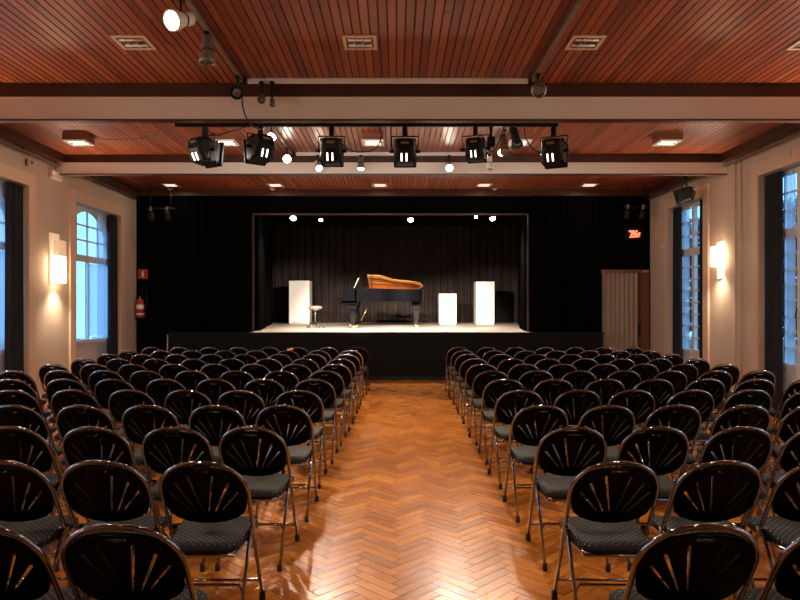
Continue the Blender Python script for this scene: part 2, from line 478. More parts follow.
def win_left(n, a, c, detailed=True):
    w = empty('window_%d' % n, (0, 0, 0), kind='structure')
    architrave(w, XL, 1, a, c, WTOP_L)
    xw = XL - 0.17
    mid = (a + c) / 2; R = 0.90; SP = 2.60; ape = SP + R + 0.02
    # plaster plate with the round-headed opening
    pl = MB(); n_ = 20
    x0, x1 = xw - 0.08, xw
    pl.box(x0, x1, a - 0.1, mid - R, 0, WTOP_L + 0.1)
    pl.box(x0, x1, mid + R, c + 0.1, 0, WTOP_L + 0.1)
    for i in range(n_):
        t0, t1 = PI - PI * i / n_, PI - PI * (i + 1) / n_
        ya, yb = mid + R * math.cos(t0), mid + R * math.cos(t1)
        za, zb = SP + R * math.sin(t0), SP + R * math.sin(t1)
        v = [(x, y, z) for x in (x0, x1) for y, z in ((ya, za), (yb, zb), (yb, WTOP_L + 0.1), (ya, WTOP_L + 0.1))]
        pl.add(v, [(0, 1, 2, 3), (7, 6, 5, 4), (0, 4, 5, 1), (2, 6, 7, 3)])
    pl.build('arched_reveal', M_white, w)
    # frame
    fr = MB(); xf = xw - 0.06
    arc = [(xf, mid + (R - 0.02) * math.cos(PI * i / 24), SP + (R - 0.02) * math.sin(PI * i / 24)) for i in range(25)]
    fr.tube(arc, 0.03, 6, smooth=False)
    for yy in (mid - R + 0.03, mid + R - 0.03): fr.box(xf - 0.03, xf + 0.03, yy - 0.03, yy + 0.03, 0.95, SP)
    fr.build('sash_frame', M_white, w)
    MB().box(xf - 0.04, xf + 0.05, mid - R, mid + R, 2.47, 2.59).build('transom', M_white, w)
    MB().box(xf - 0.06, xf + 0.08, mid - R, mid + R, 0.88, 0.96).build('window_sill', M_white, w)
    MB().box(xf - 0.04, xf + 0.03, mid - R, mid + R, 0.0, 0.88).build('lower_panel', M_white, w)
    hd = MB().tube([(xf + 0.09, mid + 0.05, 0.99), (xf + 0.11, mid + 0.05, 0.99), (xf + 0.11, mid + 0.17, 0.99), (xf + 0.09, mid + 0.17, 0.99)], 0.01, 6)
    hd.build('window_handle', M_steel, w)
    # muntins and panes of the round head
    ncol = 4; cw = 2 * R / ncol; rows = [2.59, 2.88, 3.17, 3.52]
    for i in range(1, ncol):
        y = mid - R + i * cw
        zt = SP + math.sqrt(max(0, R * R - (y - mid) ** 2))
        MB().box(xf - 0.015, xf + 0.02, y - 0.014, y + 0.014, 2.59, zt).build('muntin', M_white, w)
    for z in rows[1:-1]:
        hw = math.sqrt(max(0, R * R - (z - SP) ** 2))
        MB().box(xf - 0.015, xf + 0.02, mid - hw, mid + hw, z - 0.014, z + 0.014).build('muntin', M_white, w)
    for i in range(ncol):
        y0, y1 = mid - R + i * cw, mid - R + (i + 1) * cw
        for k in range(3):
            z0, z1 = rows[k], rows[k + 1]
            if (min(abs(y0 - mid), abs(y1 - mid))) ** 2 + max(0, z0 - SP) ** 2 < R * R * 0.98:
                MB().box(xf - 0.004, xf, y0, y1, z0, min(z1, ape)).build('pane', M_glass, w)
    # lower sashes: two clear panes, a pale blind drawn behind them
    for y0, y1 in ((mid - R + 0.05, mid), (mid, mid + R - 0.05)):
        MB().box(xf - 0.004, xf, y0, y1, 0.96, 2.47).build('pane', M_glass, w)
    MB().box(xf - 0.025, xf + 0.03, mid - 0.03, mid + 0.03, 0.96, 2.47).build('mullion', M_white, w)
    if detailed:
        MB().box(xf + 0.035, xf + 0.04, mid - 0.1, mid + R - 0.08, 1.02, 2.44).build('blind', M_blind, w)
    return w

def win_right(n, a, c):
    w = empty('window_%d' % n, (0, 0, 0), kind='structure')
    architrave(w, XR, -1, a, c, WTOP_R)
    xf = XR + 0.17; top = WTOP_R - 0.02
    fr = MB()
    for y in (a + 0.03, c - 0.03): fr.box(xf - 0.03, xf + 0.04, y - 0.035, y + 0.035, 0.72, top)
    fr.box(xf - 0.03, xf + 0.04, a, c, top - 0.06, top)
    fr.build('sash_frame', M_white, w)
    MB().box(xf - 0.04, xf + 0.04, a, c, 2.62, 2.76).build('transom', M_white, w)
    MB().box(xf - 0.045, xf + 0.04, a, c, 0.68, 0.75).build('window_sill', M_white, w)
    MB().box(xf - 0.03, xf + 0.04, a, c, 0.0, 0.68).build('lower_panel', M_white, w)
    mid = (a + c) / 2
    MB().box(xf - 0.035, xf + 0.035, mid - 0.05, mid + 0.05, 0.75, top).build('mullion', M_white, w)
    MB().tube([(xf - 0.05, mid, 1.55), (xf - 0.07, mid, 1.55), (xf - 0.075, mid + 0.02, 1.42)], 0.01, 6).build('window_handle', M_blackmetal, w)
    ycols = [(a + 0.065, (a + mid) / 2), ((a + mid) / 2, mid - 0.05), (mid + 0.05, (mid + c) / 2), ((mid + c) / 2, c - 0.065)]
    zl = [0.75 + i * (2.62 - 0.75) / 8 for i in range(9)]
    zu = [2.76 + i * (top - 0.06 - 2.76) / 3 for i in range(4)]
    for y in ((a + mid) / 2, (mid + c) / 2):
        MB().box(xf - 0.015, xf + 0.015, y - 0.013, y + 0.013, 0.75, 2.62).build('muntin', M_white, w)
        MB().box(xf - 0.015, xf + 0.015, y - 0.013, y + 0.013, 2.76, top - 0.06).build('muntin', M_white, w)
    for z in zl[1:-1] + zu[1:-1]:
        for y0, y1 in ((a + 0.065, mid - 0.05), (mid + 0.05, c - 0.065)):
            MB().box(xf - 0.015, xf + 0.015, y0, y1, z - 0.013, z + 0.013).build('muntin', M_white, w)
    for zz in (zl, zu):
        for i in range(len(zz) - 1):
            for y0, y1 in ycols:
                MB().box(xf, xf + 0.004, y0, y1, zz[i], zz[i + 1]).build('pane', M_glass, w)
    return w
win_left(1, *WIN_L[0]); win_left(2, *WIN_L[1]); win_left(3, *WIN_L[2], detailed=False); win_left(4, *WIN_L[3], detailed=False)
win_right(5, *WIN_R[0]); win_right(6, *WIN_R[1]); win_right(7, *WIN_R[2]); win_right(8, *WIN_R[3])

def cloth(p0, p1, z0, z1, waves, amp, seed=0, nz=10, flare=0.25, step=10):
    """a pleated hanging: wavy sheet from p0 to p1 (plan points), folds swelling towards the hem"""
    rnd = random.Random(seed)
    p0, p1 = Vector(p0), Vector(p1); d = p1 - p0; L = d.length; t = d / L; n = Vector((-t.y, t.x))
    cols = int(waves * step) + 1
    ph = [rnd.uniform(-0.7, 0.7) for _ in range(int(waves) + 3)]; am = [rnd.uniform(0.6, 1.25) for _ in range(int(waves) + 3)]
    v, f = [], []
    for k in range(nz + 1):
        u = k / nz; z = z1 + (z0 - z1) * u
        for i in range(cols):
            s = i / (cols - 1); w = s * waves; q = int(w); fr = w - q
            a = am[q] * (1 - fr) + am[q + 1] * fr; h = ph[q] * (1 - fr) + ph[q + 1] * fr
            off = amp * a * math.sin(2 * PI * w + h * (0.8 + 0.25 * u)) * (1 - flare + flare * 1.6 * u)
            off += amp * 0.35 * math.sin(2 * PI * w * 2.3 + 3 * h + u * 0.3)
            sl = s + 0.0025 * math.sin(3 * u + seed) * math.sin(PI * s)
            p = p0 + t * (L * sl) + n * off
            v.append((p.x, p.y, z))
    for k in range(nz):
        for i in range(cols - 1):
            f.append((k * cols + i, k * cols + i + 1, (k + 1) * cols + i + 1, (k + 1) * cols + i))
    return MB().add(v, f, True)

def drape(name, p0, p1, z0, z1, waves, amp, m, label, cat, seed, group=None):
    c = cloth(p0, p1, z0, z1, waves, amp, seed)
    return tag(c.build(name, m), label, cat, group)
# left windows: dark drape gathered on the stage side, sheer voile beside it
drape('window_drape', (XL - 0.06, 13.45), (XL - 0.06, 13.78), 0.02, WTOP_L - 0.02, 4, 0.035, M_drape, 'dark drape at the left window nearest the stage', 'curtain', 1, 'dark window drapes')
drape('window_drape', (XL - 0.06, 9.92), (XL - 0.06, 10.33), 0.02, WTOP_L - 0.02, 5, 0.038, M_drape, 'dark drape hanging left of the left wall lamp', 'curtain', 2, 'dark window drapes')
drape('sheer_curtain', (XL - 0.118, 13.06), (XL - 0.118, 13.44), 0.02, WTOP_L - 0.02, 4, 0.012, M_sheer, 'bluish sheer curtain at the round-headed left window', 'curtain', 3, 'sheer window curtains')
drape('sheer_curtain', (XL - 0.115, 8.9), (XL - 0.115, 10.0), 0.02, WTOP_L - 0.02, 9, 0.012, M_sheer, 'bluish sheer curtain at the left edge of the photo', 'curtain', 4, 'sheer window curtains')
# right windows
drape('window_drape', (XR + 0.06, 13.24), (XR + 0.06, 13.62), 0.02, WTOP_R - 0.02, 5, 0.035, M_drape, 'dark drape at the right window, on its stage side', 'curtain', 5, 'dark window drapes')
drape('window_drape', (XR + 0.06, 12.13), (XR + 0.06, 12.42), 0.02, WTOP_R - 0.02, 3, 0.03, M_drape, 'narrow dark drape beside the right wall lamp, on its stage side', 'curtain', 6, 'dark window drapes')
drape('window_drape', (XR + 0.06, 9.76), (XR + 0.06, 10.23), 0.02, WTOP_R - 0.02, 5, 0.035, M_drape, 'wide dark drape at the right edge of the photo', 'curtain', 7, 'dark window drapes')
drape('sheer_curtain', (XR + 0.115, 12.98), (XR + 0.115, 13.24), 0.02, WTOP_R - 0.04, 3, 0.010, M_sheer, 'narrow blue sheer curtain at the far right window', 'curtain', 8, 'sheer window curtains')
drape('sheer_curtain', (XR + 0.115, 9.52), (XR + 0.115, 9.80), 0.02, WTOP_R - 0.04, 4, 0.010, M_sheer, 'blue sheer curtain at the right edge, beside the wide drape', 'curtain', 9, 'sheer window curtains')

# ================================================================== STAGE WALL, STAGE
OX0, OX1, OTOP = -3.22, 2.93, 3.66          # proscenium opening
DX0, DX1, DTOP = 4.60, 5.62, 2.40           # folding door beside the stage
sw = MB()
sw.box(XL - 0.1, OX0, YS, YS + 0.14, -0.1, CEIL)
sw.box(OX0, OX1, YS, YS + 0.14, OTOP, CEIL)
sw.box(OX1, DX0, YS, YS + 0.14, -0.1, CEIL)
sw.box(DX0, DX1, YS, YS + 0.14, DTOP, CEIL)
sw.box(DX1, XR + 0.1, YS, YS + 0.14, -0.1, CEIL)
sw.box(OX0, OX1, YS, YS + 0.14, -0.1, STAGE_Z - 0.06)
wall_stage = tag(sw.build('wall_stage', M_black), kind='structure')
for b in (MB().box(OX0 - 0.03, OX0, YS - 0.03, YS, STAGE_Z, OTOP + 0.035), MB().box(OX1, OX1 + 0.03, YS - 0.03, YS, STAGE_Z, OTOP + 0.035),
          MB().box(OX0, OX1, YS - 0.03, YS, OTOP, OTOP + 0.035)):
    b.build('opening_trim', M_darkwood, wall_stage)
# stage house behind the opening
sh = MB()
sh.box(-6.2, -6.0, YS + 0.14, STAGE_BACK + 0.6, 0, 5.2); sh.box(5.8, 6.0, YS + 0.14, STAGE_BACK + 0.6, 0, 5.2)
sh.box(-6.2, 6.0, STAGE_BACK + 0.4, STAGE_BACK + 0.6, 0, 5.2); sh.box(-6.2, 6.0, YS + 0.14, STAGE_BACK + 0.6, 5.2, 5.3)
sh.box(-6.2, 6.0, YS + 0.14, YS + 0.2, CEIL, 5.2)
tag(sh.build('wall_stage_house', M_black), kind='structure')

stage = empty('stage', (-0.25, STAGE_Y, 0), label='raised black-fronted stage platform with pale deck', cat='stage')
SX0, SX1 = -5.02, 4.52
def sp(b, name, m):
    b.v = [(x + 0.25, y - STAGE_Y, z) for x, y, z in b.v]
    return b.build(name, m, stage)
sp(MB().box(SX0 + 0.04, SX1 - 0.04, STAGE_Y + 0.03, YS, 0.10, STAGE_Z - 0.045), 'front_panel', M_stageblack)
sp(MB().box(SX0 + 0.06, SX1 - 0.06, STAGE_Y + 0.07, YS, 0.0, 0.10), 'plinth', M_rubber)
sp(MB().box(SX0, SX1, STAGE_Y - 0.01, YS, STAGE_Z - 0.045, STAGE_Z), 'deck_nosing', M_stageblack)
sp(MB().box(SX0 + 0.02, SX1 - 0.02, STAGE_Y + 0.005, STAGE_Y + 0.03, STAGE_Z - 0.24, STAGE_Z - 0.045), 'top_rail', M_stageblack)
sp(MB().box(SX0 + 0.02, SX1 - 0.02, STAGE_Y + 0.005, STAGE_Y + 0.03, 0.10, 0.24), 'bottom_rail', M_stageblack)
for x in (SX0 + 0.02, SX1 - 0.24): sp(MB().box(x, x + 0.22, STAGE_Y + 0.005, STAGE_Y + 0.03, 0.24, STAGE_Z - 0.24), 'stile', M_stageblack)
sp(MB().box(SX0, SX0 + 0.02, STAGE_Y - 0.005, YS, 0.0, STAGE_Z - 0.045), 'corner_trim', M_steel)
sp(MB().box(OX0 + 0.01, OX1 - 0.01, STAGE_Y + 0.02, YS + 0.15, STAGE_Z, STAGE_Z + 0.004), 'deck_apron', M_deck)
# deck planks
x = -5.9; dk = MB()
sp(MB().box(-6.0, 5.8, YS + 0.15, STAGE_BACK + 0.4, STAGE_Z - 0.06, STAGE_Z + 0.004), 'deck', M_deck)

# black front curtains either side of the opening, borders, side masking, back cloth
drape('stage_curtain', (-4.95, YS - 0.13), (OX0 - 0.03, YS - 0.13), STAGE_Z + 0.005, 4.06, 10, 0.05, M_velvet, 'black pleated stage curtain on the red extinguisher side', 'curtain', 11, 'black front stage curtains')
drape('stage_curtain', (OX1 + 0.03, YS - 0.13), (4.50, YS - 0.13), STAGE_Z + 0.005, 4.06, 10, 0.05, M_velvet, 'black pleated stage curtain on the folding door side', 'curtain', 12, 'black front stage curtains')
drape('masking_curtain', (-3.24, 15.0), (-4.55, 23.6), STAGE_Z + 0.01, 4.9, 22, 0.09, M_velvet, 'black masking curtain inside the stage, piano keyboard side', 'curtain', 13, 'side masking curtains')
drape('masking_curtain', (2.98, 15.0), (4.45, 23.6), STAGE_Z + 0.01, 4.9, 22, 0.09, M_velvet, 'black masking curtain inside the stage beside tallest right pedestal', 'curtain', 14, 'side masking curtains')
drape('border_curtain', (-3.45, 17.6), (3.22, 17.6), 3.78, 5.1, 11, 0.03, M_velvet, 'black border curtain across the top of the stage', 'curtain', 15)
drape('back_curtain', (-4.9, STAGE_BACK), (4.7, STAGE_BACK), STAGE_Z + 0.01, 5.1, 34, 0.075, M_backcloth, 'dark brown pleated back curtain behind the piano', 'curtain', 16)

# folding door
dr = empty('door_1', ((DX0 + DX1) / 2, YS, 0), kind='structure')
def dp(b, name, m):
    cx = (DX0 + DX1) / 2
    b.v = [(x - cx, y - YS, z) for x, y, z in b.v]
    return b.build(name, m, dr)
dp(MB().box(DX0 - 0.03, DX1 + 0.02, YS - 0.05, YS + 0.06, DTOP - 0.05, DTOP + 0.03), 'door_head', M_doorwood)
dp(MB().box(DX1 - 0.16, DX1 + 0.02, YS - 0.05, YS + 0.06, 0, DTOP - 0.05), 'door_post', M_doorwood)
dp(MB().box(DX1 - 0.20, DX1 - 0.16, YS - 0.05, YS + 0.0, 0, DTOP - 0.05), 'closing_strip', M_darkwood)
dp(MB().cbox(DX1 - 0.23, DX1 - 0.19, YS - 0.10, YS - 0.05, 0.92, 1.22, 0.006), 'door_handle', M_blackmetal)
dp(MB().box(DX1 - 0.13, DX1 + 0.0, YS - 0.075, YS - 0.05, DTOP - 0.03, DTOP + 0.01), 'door_bracket', M_steel)
nf = 8; fw = (DX1 - 0.20 - DX0) / nf
for i in range(nf):
    x0 = DX0 + i * fw
    xm, x1 = x0 + fw * 0.5, x0 + fw
    poly = [(x0, YS - 0.005), (xm, YS - 0.06), (x1, YS - 0.005), (x1, YS + 0.01), (xm, YS - 0.045), (x0, YS + 0.01)]
    dp(MB().prism(poly, 0.02, DTOP - 0.05), 'door_fold', M_vinyl)

# ================================================================== CHAIRS
LEAN = 0.576
TOPZ = 0.86
def back_y(z): return 0.275 - LEAN * z
def pt(x, z, off=0.0):
    """point on the raked plane of the frame; off moves it forward, square to the plane"""
    nx = Vector((0, 1, LEAN)).normalized()
    return (x, back_y(z) + nx.y * off, z + nx.z * off)
def frame_path():
    HW = 0.208; zc, rz = 0.675, 0.174
    left = [pt(-0.200, 0.02), pt(-0.203, 0.3), pt(-0.207, 0.55)]
    arc = [pt(-HW * math.copysign(abs(math.cos(t)) ** 0.86, math.cos(t)), zc + rz * math.sin(t) ** 0.94) for t in [PI * i / 22 for i in range(23)]]
    right = [(-p[0], p[1], p[2]) for p in reversed(left)]
    return left + arc + right
def backrest_mesh():
    HW = 0.198; zc, rz = 0.675, 0.165
    outline = [(HW * math.copysign(abs(math.cos(t)) ** 0.86, math.cos(t)), zc + rz * math.sin(t) ** 0.94) for t in [PI * i / 20 for i in range(21)]]
    outline += [(-0.197, 0.64), (-0.192, 0.605), (-0.178, 0.575), (-0.145, 0.553), (-0.09, 0.538), (-0.03, 0.532), (0.03, 0.532), (0.09, 0.538), (0.145, 0.553), (0.178, 0.575), (0.192, 0.605), (0.197, 0.64)]
    holes = []
    for sgn in (-1, 1):
        for (xb, zb), (xt, zt) in (((0.012, 0.592), (0.060, 0.795)), ((0.040, 0.590), (0.125, 0.752)), ((0.070, 0.595), (0.162, 0.697))):
            d = Vector((xt - xb, zt - zb)).normalized(); n = Vector((-d.y, d.x))
            wb, wt = 0.0030, 0.0062
            q = [(xb + n.x * wb, zb + n.y * wb), (xb - n.x * wb, zb - n.y * wb), (xt - n.x * wt, zt - n.y * wt),
                 (xt + d.x * 0.004, zt + d.y * 0.004), (xt + n.x * wt, zt + n.y * wt)]
            holes.append([(sgn * x, z) for x, z in q])
    holes.append([(0.045 * math.cos(t), 0.826 - 0.017 * math.sin(t)) for t in [PI * i / 8 for i in range(9)]])
    def inside(p, poly):
        c = False; j = len(poly) - 1
        for i in range(len(poly)):
            xi, yi = poly[i]; xj, yj = poly[j]
            if (yi > p[1]) != (yj > p[1]) and p[0] < (xj - xi) * (p[1] - yi) / (yj - yi) + xi: c = not c
            j = i
        return c
    pts, edges = [], []
    for lp in [outline] + holes:
        o = len(pts); n = len(lp)
        pts += [Vector(p) for p in lp]; edges += [(o + i, o + (i + 1) % n) for i in range(n)]
    for x in [-0.15, -0.1, -0.05, 0, 0.05, 0.1, 0.15]:
        for z in (0.565, 0.62, 0.67, 0.72, 0.77):
            if inside((x, z), outline) and not any(inside((x, z), h) for h in holes): pts.append(Vector((x, z)))
    V, E, T, *_ = delaunay_2d_cdt(pts, edges, [], 0, 1e-6)
    tris = []
    for t in T:
        c = sum((V[i] for i in t), Vector((0, 0))) / len(t)
        if inside(c, outline) and not any(inside(c, h) for h in holes): tris.append(tuple(t))
    def lift(p, th):
        curve = -0.022 * (1 - (p.x / 0.2) ** 2)      # dished backwards in the middle
        return pt(p.x, p.y, curve + th)
    n = len(V)
    verts = [lift(p, -0.007) for p in V] + [lift(p, 0.007) for p in V]
    faces = []
    cnt = {}
    for t in tris:
        a, b, c = t
        faces.append((a, b, c)); faces.append((n + c, n + b, n + a))
        for e in ((a, b), (b, c), (c, a)): cnt[e] = 1
    for (i, j) in list(cnt):
        if (j, i) not in cnt: faces.append((j, i, n + i, n + j))
    return MB().add(verts, faces).mesh('backrest', M_plastic)
def seat_mesh():
    # rounded outline in plan: wide at the front, narrow between the rear legs
    def outl(d):
        pts = []
        cs = [(-0.165, -0.20, 0.05, PI, 1.5 * PI), (0.165, -0.20, 0.05, 1.5 * PI, 2 * PI), (0.20, 0.215, 0.06, 0, 0.5 * PI), (-0.20, 0.215, 0.06, 0.5 * PI, PI)]
        for x, y, r, t0, t1 in cs:
            sx, sy = (1 if x > 0 else -1), (1 if y > 0 else -1)
            for k in range(5):
                t = t0 + (t1 - t0) * k / 4
                pts.append((x - sx * r + r * math.cos(t) - sx * d * 1.0, y - sy * r + r * math.sin(t) - sy * d))
        return pts
    def ring(d, z): return [(x, y, z + 0.035 * (y + 0.2) * 0.6) for x, y in outl(d)]
    b = MB().rings([ring(0.012, 0.415), ring(0.0, 0.424), ring(0.0, 0.447), ring(0.010, 0.458), ring(0.045, 0.464)], None, False)
    b.sm = [True] * len(b.f); b.sm[-1] = False; b.sm[-2] = False
    return b.mesh('seat', M_fabric)
def make_chair(frame_m):
    root = empty('folding_chair')
    MB().tube(frame_path(), 0.0108, 8).build('frame', frame_m, root)
    o = mk('backrest', CH['back'], root)
    s = mk('seat', CH['seat'], root)
    rim = [(-0.158, -0.19, 0.408), (0.158, -0.19, 0.408), (0.178, 0.10, 0.414), (0.168, 0.20, 0.418), (-0.168, 0.20, 0.418), (-0.178, 0.10, 0.414)]
    MB().tube(rim, 0.009, 6, closed=True).build('seat_rim', frame_m, s)
    for sx in (-1, 1):
        MB().tube([(sx * 0.185, 0.035, 0.455), (sx * 0.186, 0.02, 0.435), (sx * 0.187, -0.245, 0.02)], 0.0095, 8).build('leg', frame_m, root)
        MB().cbox(sx * 0.195 - 0.014, sx * 0.195 + 0.014, -0.012, 0.045, 0.435, 0.475, 0.005).build('hinge_bracket', frame_m, root)
        MB().lathe([(0.013, 0.0), (0.0155, 0.004), (0.0145, 0.045), (0.011, 0.048)], 8, Matrix.Translation((sx * 0.187, -0.249, 0)) @ Matrix.Shear('XY', 4, (0.0, 0.0))).build('foot_cap', M_rubber, root)
        MB().lathe([(0.015, 0.0), (0.0175, 0.004), (0.0165, 0.045), (0.013, 0.048)], 8, Matrix.Translation((sx * 0.200, 0.262, 0))).build('foot_cap', M_rubber, root)
    MB().tube([(-0.20, back_y(0.13), 0.13), (0.20, back_y(0.13), 0.13)], 0.008, 6).build('stretcher', frame_m, root)
    yb = lambda z: -0.245 + (z - 0.02) / 0.415 * 0.265
    MB().tube([(-0.187, yb(0.20), 0.20), (-0.16, yb(0.235), 0.235), (0.16, yb(0.235), 0.235), (0.187, yb(0.20), 0.20)], 0.007, 6).build('stretcher', frame_m, root)
    return root
CH = {'back': backrest_mesh(), 'seat': seat_mesh()}
chair0 = make_chair(M_chrome)
chair_black = make_chair(M_blackframe)
SPACING, ROW0 = 0.891, 2.16
LX = [-0.935, -0.925, -0.880, -0.850, -0.870, -0.845, -0.826, -0.80, -0.80, -0.79, -0.795, -0.735]
RX = [1.025, 1.045, 1.080, 1.074, 1.080, 1.092, 1.090, 1.103, 1.110, 1.117, 1.130, 1.125]
used0 = False
crnd = random.Random(3)
chair_at = {}
for r in range(12):
    for side in (0, 1):
        n = 8 if side == 0 else 7
        pitch = (0.478 + 0.0056 * r) if side == 0 else (0.497 + 0.0033 * r)
        x0 = LX[r] if side == 0 else RX[r]
        for k in range(n):
            jx, jy, jr = crnd.uniform(-0.018, 0.018), crnd.uniform(-0.02, 0.02), crnd.uniform(-0.03, 0.03)
            if k == 0: jx = jy = 0
            x = x0 + (-1 if side == 0 else 1) * k * pitch + jx
            y = ROW0 + SPACING * r + 0.22 + jy
            if abs(x) * F / (y - 0.22) > 560: continue
            if side == 0 and k == 0 and r == 11: o = chair_black
            elif not used0: o = chair0; used0 = True
            else: o = copy_tree(chair0)
            o.location = (x, y, 0); o.rotation_euler = (0, 0, jr)
            row = ORD[11 - r]
            seatw = 'aisle' if k == 0 else ORD[k]
            blk = 'left' if side == 0 else 'right'
            rowtxt = 'nearest the camera' if r == 0 else ('closest to the stage' if r == 11 else row + ' from the stage')
            if o is chair_black:
                lab = 'black-framed folding chair at the aisle, left block, row closest to the stage'
            elif k == 0:
                lab = 'chrome folding chair at the aisle, %s block, row %s' % (blk, rowtxt)
            else:
                lab = 'chrome folding chair, %s from the aisle, %s block, row %s' % (seatw, blk, rowtxt)
            tag(o, lab, 'chair', 'folding chairs in rows, %s block' % blk)
            chair_at[(side, r, k)] = o
# scrap of orange cloth over one chair back near the stage
cc = chair_at[(0, 10, 2)].location
sc_ = MB(); n = 7
vs = []
for i in range(n):
    for j in range(5):
        u = (i / (n - 1) - 0.5) * 0.10; t = PI * (j / 4)
        vs.append((u, 0.022 * math.cos(t) + 0.006 * math.sin(i * 2.1), 0.03 * math.sin(t) + 0.008 * math.sin(i * 1.7 + j)))
sc_.add(vs, [(i * 5 + j, i * 5 + j + 1, (i + 1) * 5 + j + 1, (i + 1) * 5 + j) for i in range(n - 1) for j in range(4)], True)
tag(sc_.build('cloth_scrap', M_orange, None, (cc.x + 0.06, cc.y - 0.215, 0.865)), 'small orange scrap on a chair back near the stage', 'cloth')

# ================================================================== STAGE OBJECTS
DZ = STAGE_Z + 0.004
# ---- grand piano: keyboard to the left, tail to the right, curved side towards the hall
PX, PY = -1.50, 16.75
piano = empty('grand_piano', (PX, PY, DZ), label='black lacquered grand piano with raised lid on the stage', cat='piano')
def bez(p0, p1, p2, p3, n):
    return [tuple((1 - t) ** 3 * a + 3 * (1 - t) ** 2 * t * b + 3 * (1 - t) * t * t * c + t ** 3 * d for a, b, c, d in zip(p0, p1, p2, p3)) for t in [i / n for i in range(n + 1)]]
LEN, WID = 2.22, 1.48
# plan outline, x from keyboard to tail, y from the near (curved) side to the far straight side
curve = bez((0.95, 0.0), (1.25, 0.0), (1.25, 0.42), (1.62, 0.50), 8) + bez((1.62, 0.50), (2.0, 0.58), (2.24, 0.80), (2.22, 1.12), 8)[1:] + bez((2.22, 1.12), (2.20, 1.38), (2.05, 1.48), (1.85, 1.48), 5)[1:]
case = [(0.42, 0.0)] + curve + [(0.42, 1.48)]
inner = []
cxm = (1.15, 0.95)
def shrink(poly, d):
    out = []; n = len(poly)
    for i in range(n):
        p0, p1, p2 = Vector(poly[i - 1]), Vector(poly[i]), Vector(poly[(i + 1) % n])
        e = (p2 - p0).normalized(); nn = Vector((-e.y, e.x))
        out.append((p1.x + nn.x * d, p1.y + nn.y * d))
    return out
inner = shrink(case, 0.05)
rim = MB()
n = len(case)
v = [(x, y, z) for z in (0.70, 1.03) for x, y in case] + [(x, y, z) for z in (1.03, 0.90) for x, y in inner]
f = []
for k in range(3):
    for i in range(n):
        j = (i + 1) % n; f.append((k * n + i, k * n + j, (k + 1) * n + j, (k + 1) * n + i))
f.append(tuple(reversed(range(n))))
rim.add(v, f); rim.build('case', M_piano_satin, piano)
MB().prism(shrink(case, 0.045), 0.905, 0.93).build('iron_plate', M_gold, piano)
MB().box(0.10, 0.46, 0.0, 0.06, 0.66, 1.02).build('cheek', M_piano, piano)
MB().box(0.10, 0.46, 1.42, 1.48, 0.66, 1.02).build('cheek', M_piano, piano)
MB().box(0.0, 0.46, 0.0, 1.48, 0.62, 0.71).build('keybed', M_piano, piano)
MB().box(0.0, 0.10, 0.0, 0.05, 0.71, 0.80).build('key_arm', M_piano, piano)
MB().box(0.0, 0.10, 1.43, 1.48, 0.71, 0.80).build('key_arm', M_piano, piano)
MB().box(0.36, 0.40, 0.06, 1.42, 0.71, 1.00).build('fallboard', M_piano, piano)
kb = MB()
for i in range(52): kb.box(0.05, 0.20, 0.125 + i * 0.0237, 0.125 + i * 0.0237 + 0.0225, 0.71, 0.735)
tag(kb.build('white_keys', M_ivory, piano), kind='stuff')
bk = MB()
for i in range(51):
    if (i % 7) not in (2, 6): bk.box(0.12, 0.20, 0.142 + i * 0.0237, 0.155 + i * 0.0237, 0.735, 0.748)
tag(bk.build('black_keys', M_piano, piano), kind='stuff')
# lid: hinged on the far straight side, propped up
lid_poly = [(0.72, 0.0)] + curve + [(0.72, 1.48)]
th = math.radians(13.0)
Lm = Matrix.Translation((0, 1.48, 1.04)) @ Matrix.Rotation(-th, 4, 'X') @ Matrix.Translation((0, -1.48, 0))
lid = MB().prism(lid_poly, 0.006, 0.026, Lm).build('lid', M_piano, piano)
MB().prism(shrink(lid_poly, 0.02), 0.0, 0.006, Lm).build('lid_underside', M_lid_reflection, lid)  # plate reflection painted on as colour
strut_line = [Lm @ Vector((x, y, -0.004)) for x, y in [(0.78, 0.30), (1.05, 0.34), (1.22, 0.50), (1.4, 0.66), (1.65, 0.76), (1.9, 0.86), (2.1, 1.05)]]  # dark strips drawn in for the reflected plate struts and strings
MB().tube([tuple(p) for p in strut_line], 0.018, 6).build('lid_reflected_strut', M_piano, lid)
strut_line = [Lm @ Vector((x, y, -0.004)) for x, y in [(0.78, 0.75), (1.1, 0.80), (1.4, 0.92), (1.7, 1.00), (2.0, 1.12)]]
MB().tube([tuple(p) for p in strut_line], 0.012, 6).build('lid_reflected_strut', M_darkwood, lid)
MB().box(0.42, 0.72, 0.0, 1.48, 1.03, 1.055).build('front_lid', M_piano, piano)
prop_top = Lm @ Vector((0.85, 0.06, 0)); MB().tube([(0.85, 0.05, 1.0), tuple(prop_top)], 0.010, 6).build('lid_prop', M_piano, piano)
md = MB().box(0.44, 0.46, 0.35, 1.13, 1.055, 1.25, Matrix.Translation((0.45, 0, 1.055)) @ Matrix.Rotation(0.35, 4, 'Y') @ Matrix.Translation((-0.45, 0, -1.055)))
md.build('music_desk', M_piano, piano)
def pleg(x, y, name='leg'):
    l = MB().rings([[(x - r, y - r, z), (x + r, y - r, z), (x + r, y + r, z), (x - r, y + r, z)] for r, z in ((0.05, 0.09), (0.052, 0.16), (0.085, 0.52), (0.095, 0.58), (0.13, 0.60), (0.13, 0.70))]).build(name, M_piano_satin, piano)
    MB().lathe([(0.03, 0.045), (0.042, 0.06), (0.042, 0.09)], 10, Matrix.Translation((x, y, 0))).build('caster_socket', M_brass, l)
    MB().lathe([(0.035, -0.014), (0.035, 0.014)], 12, Matrix.Translation((x + 0.02, y, 0.035)) @ Matrix.Rotation(PI / 2, 4, 'X')).build('caster_wheel', M_brass, l)
    return l
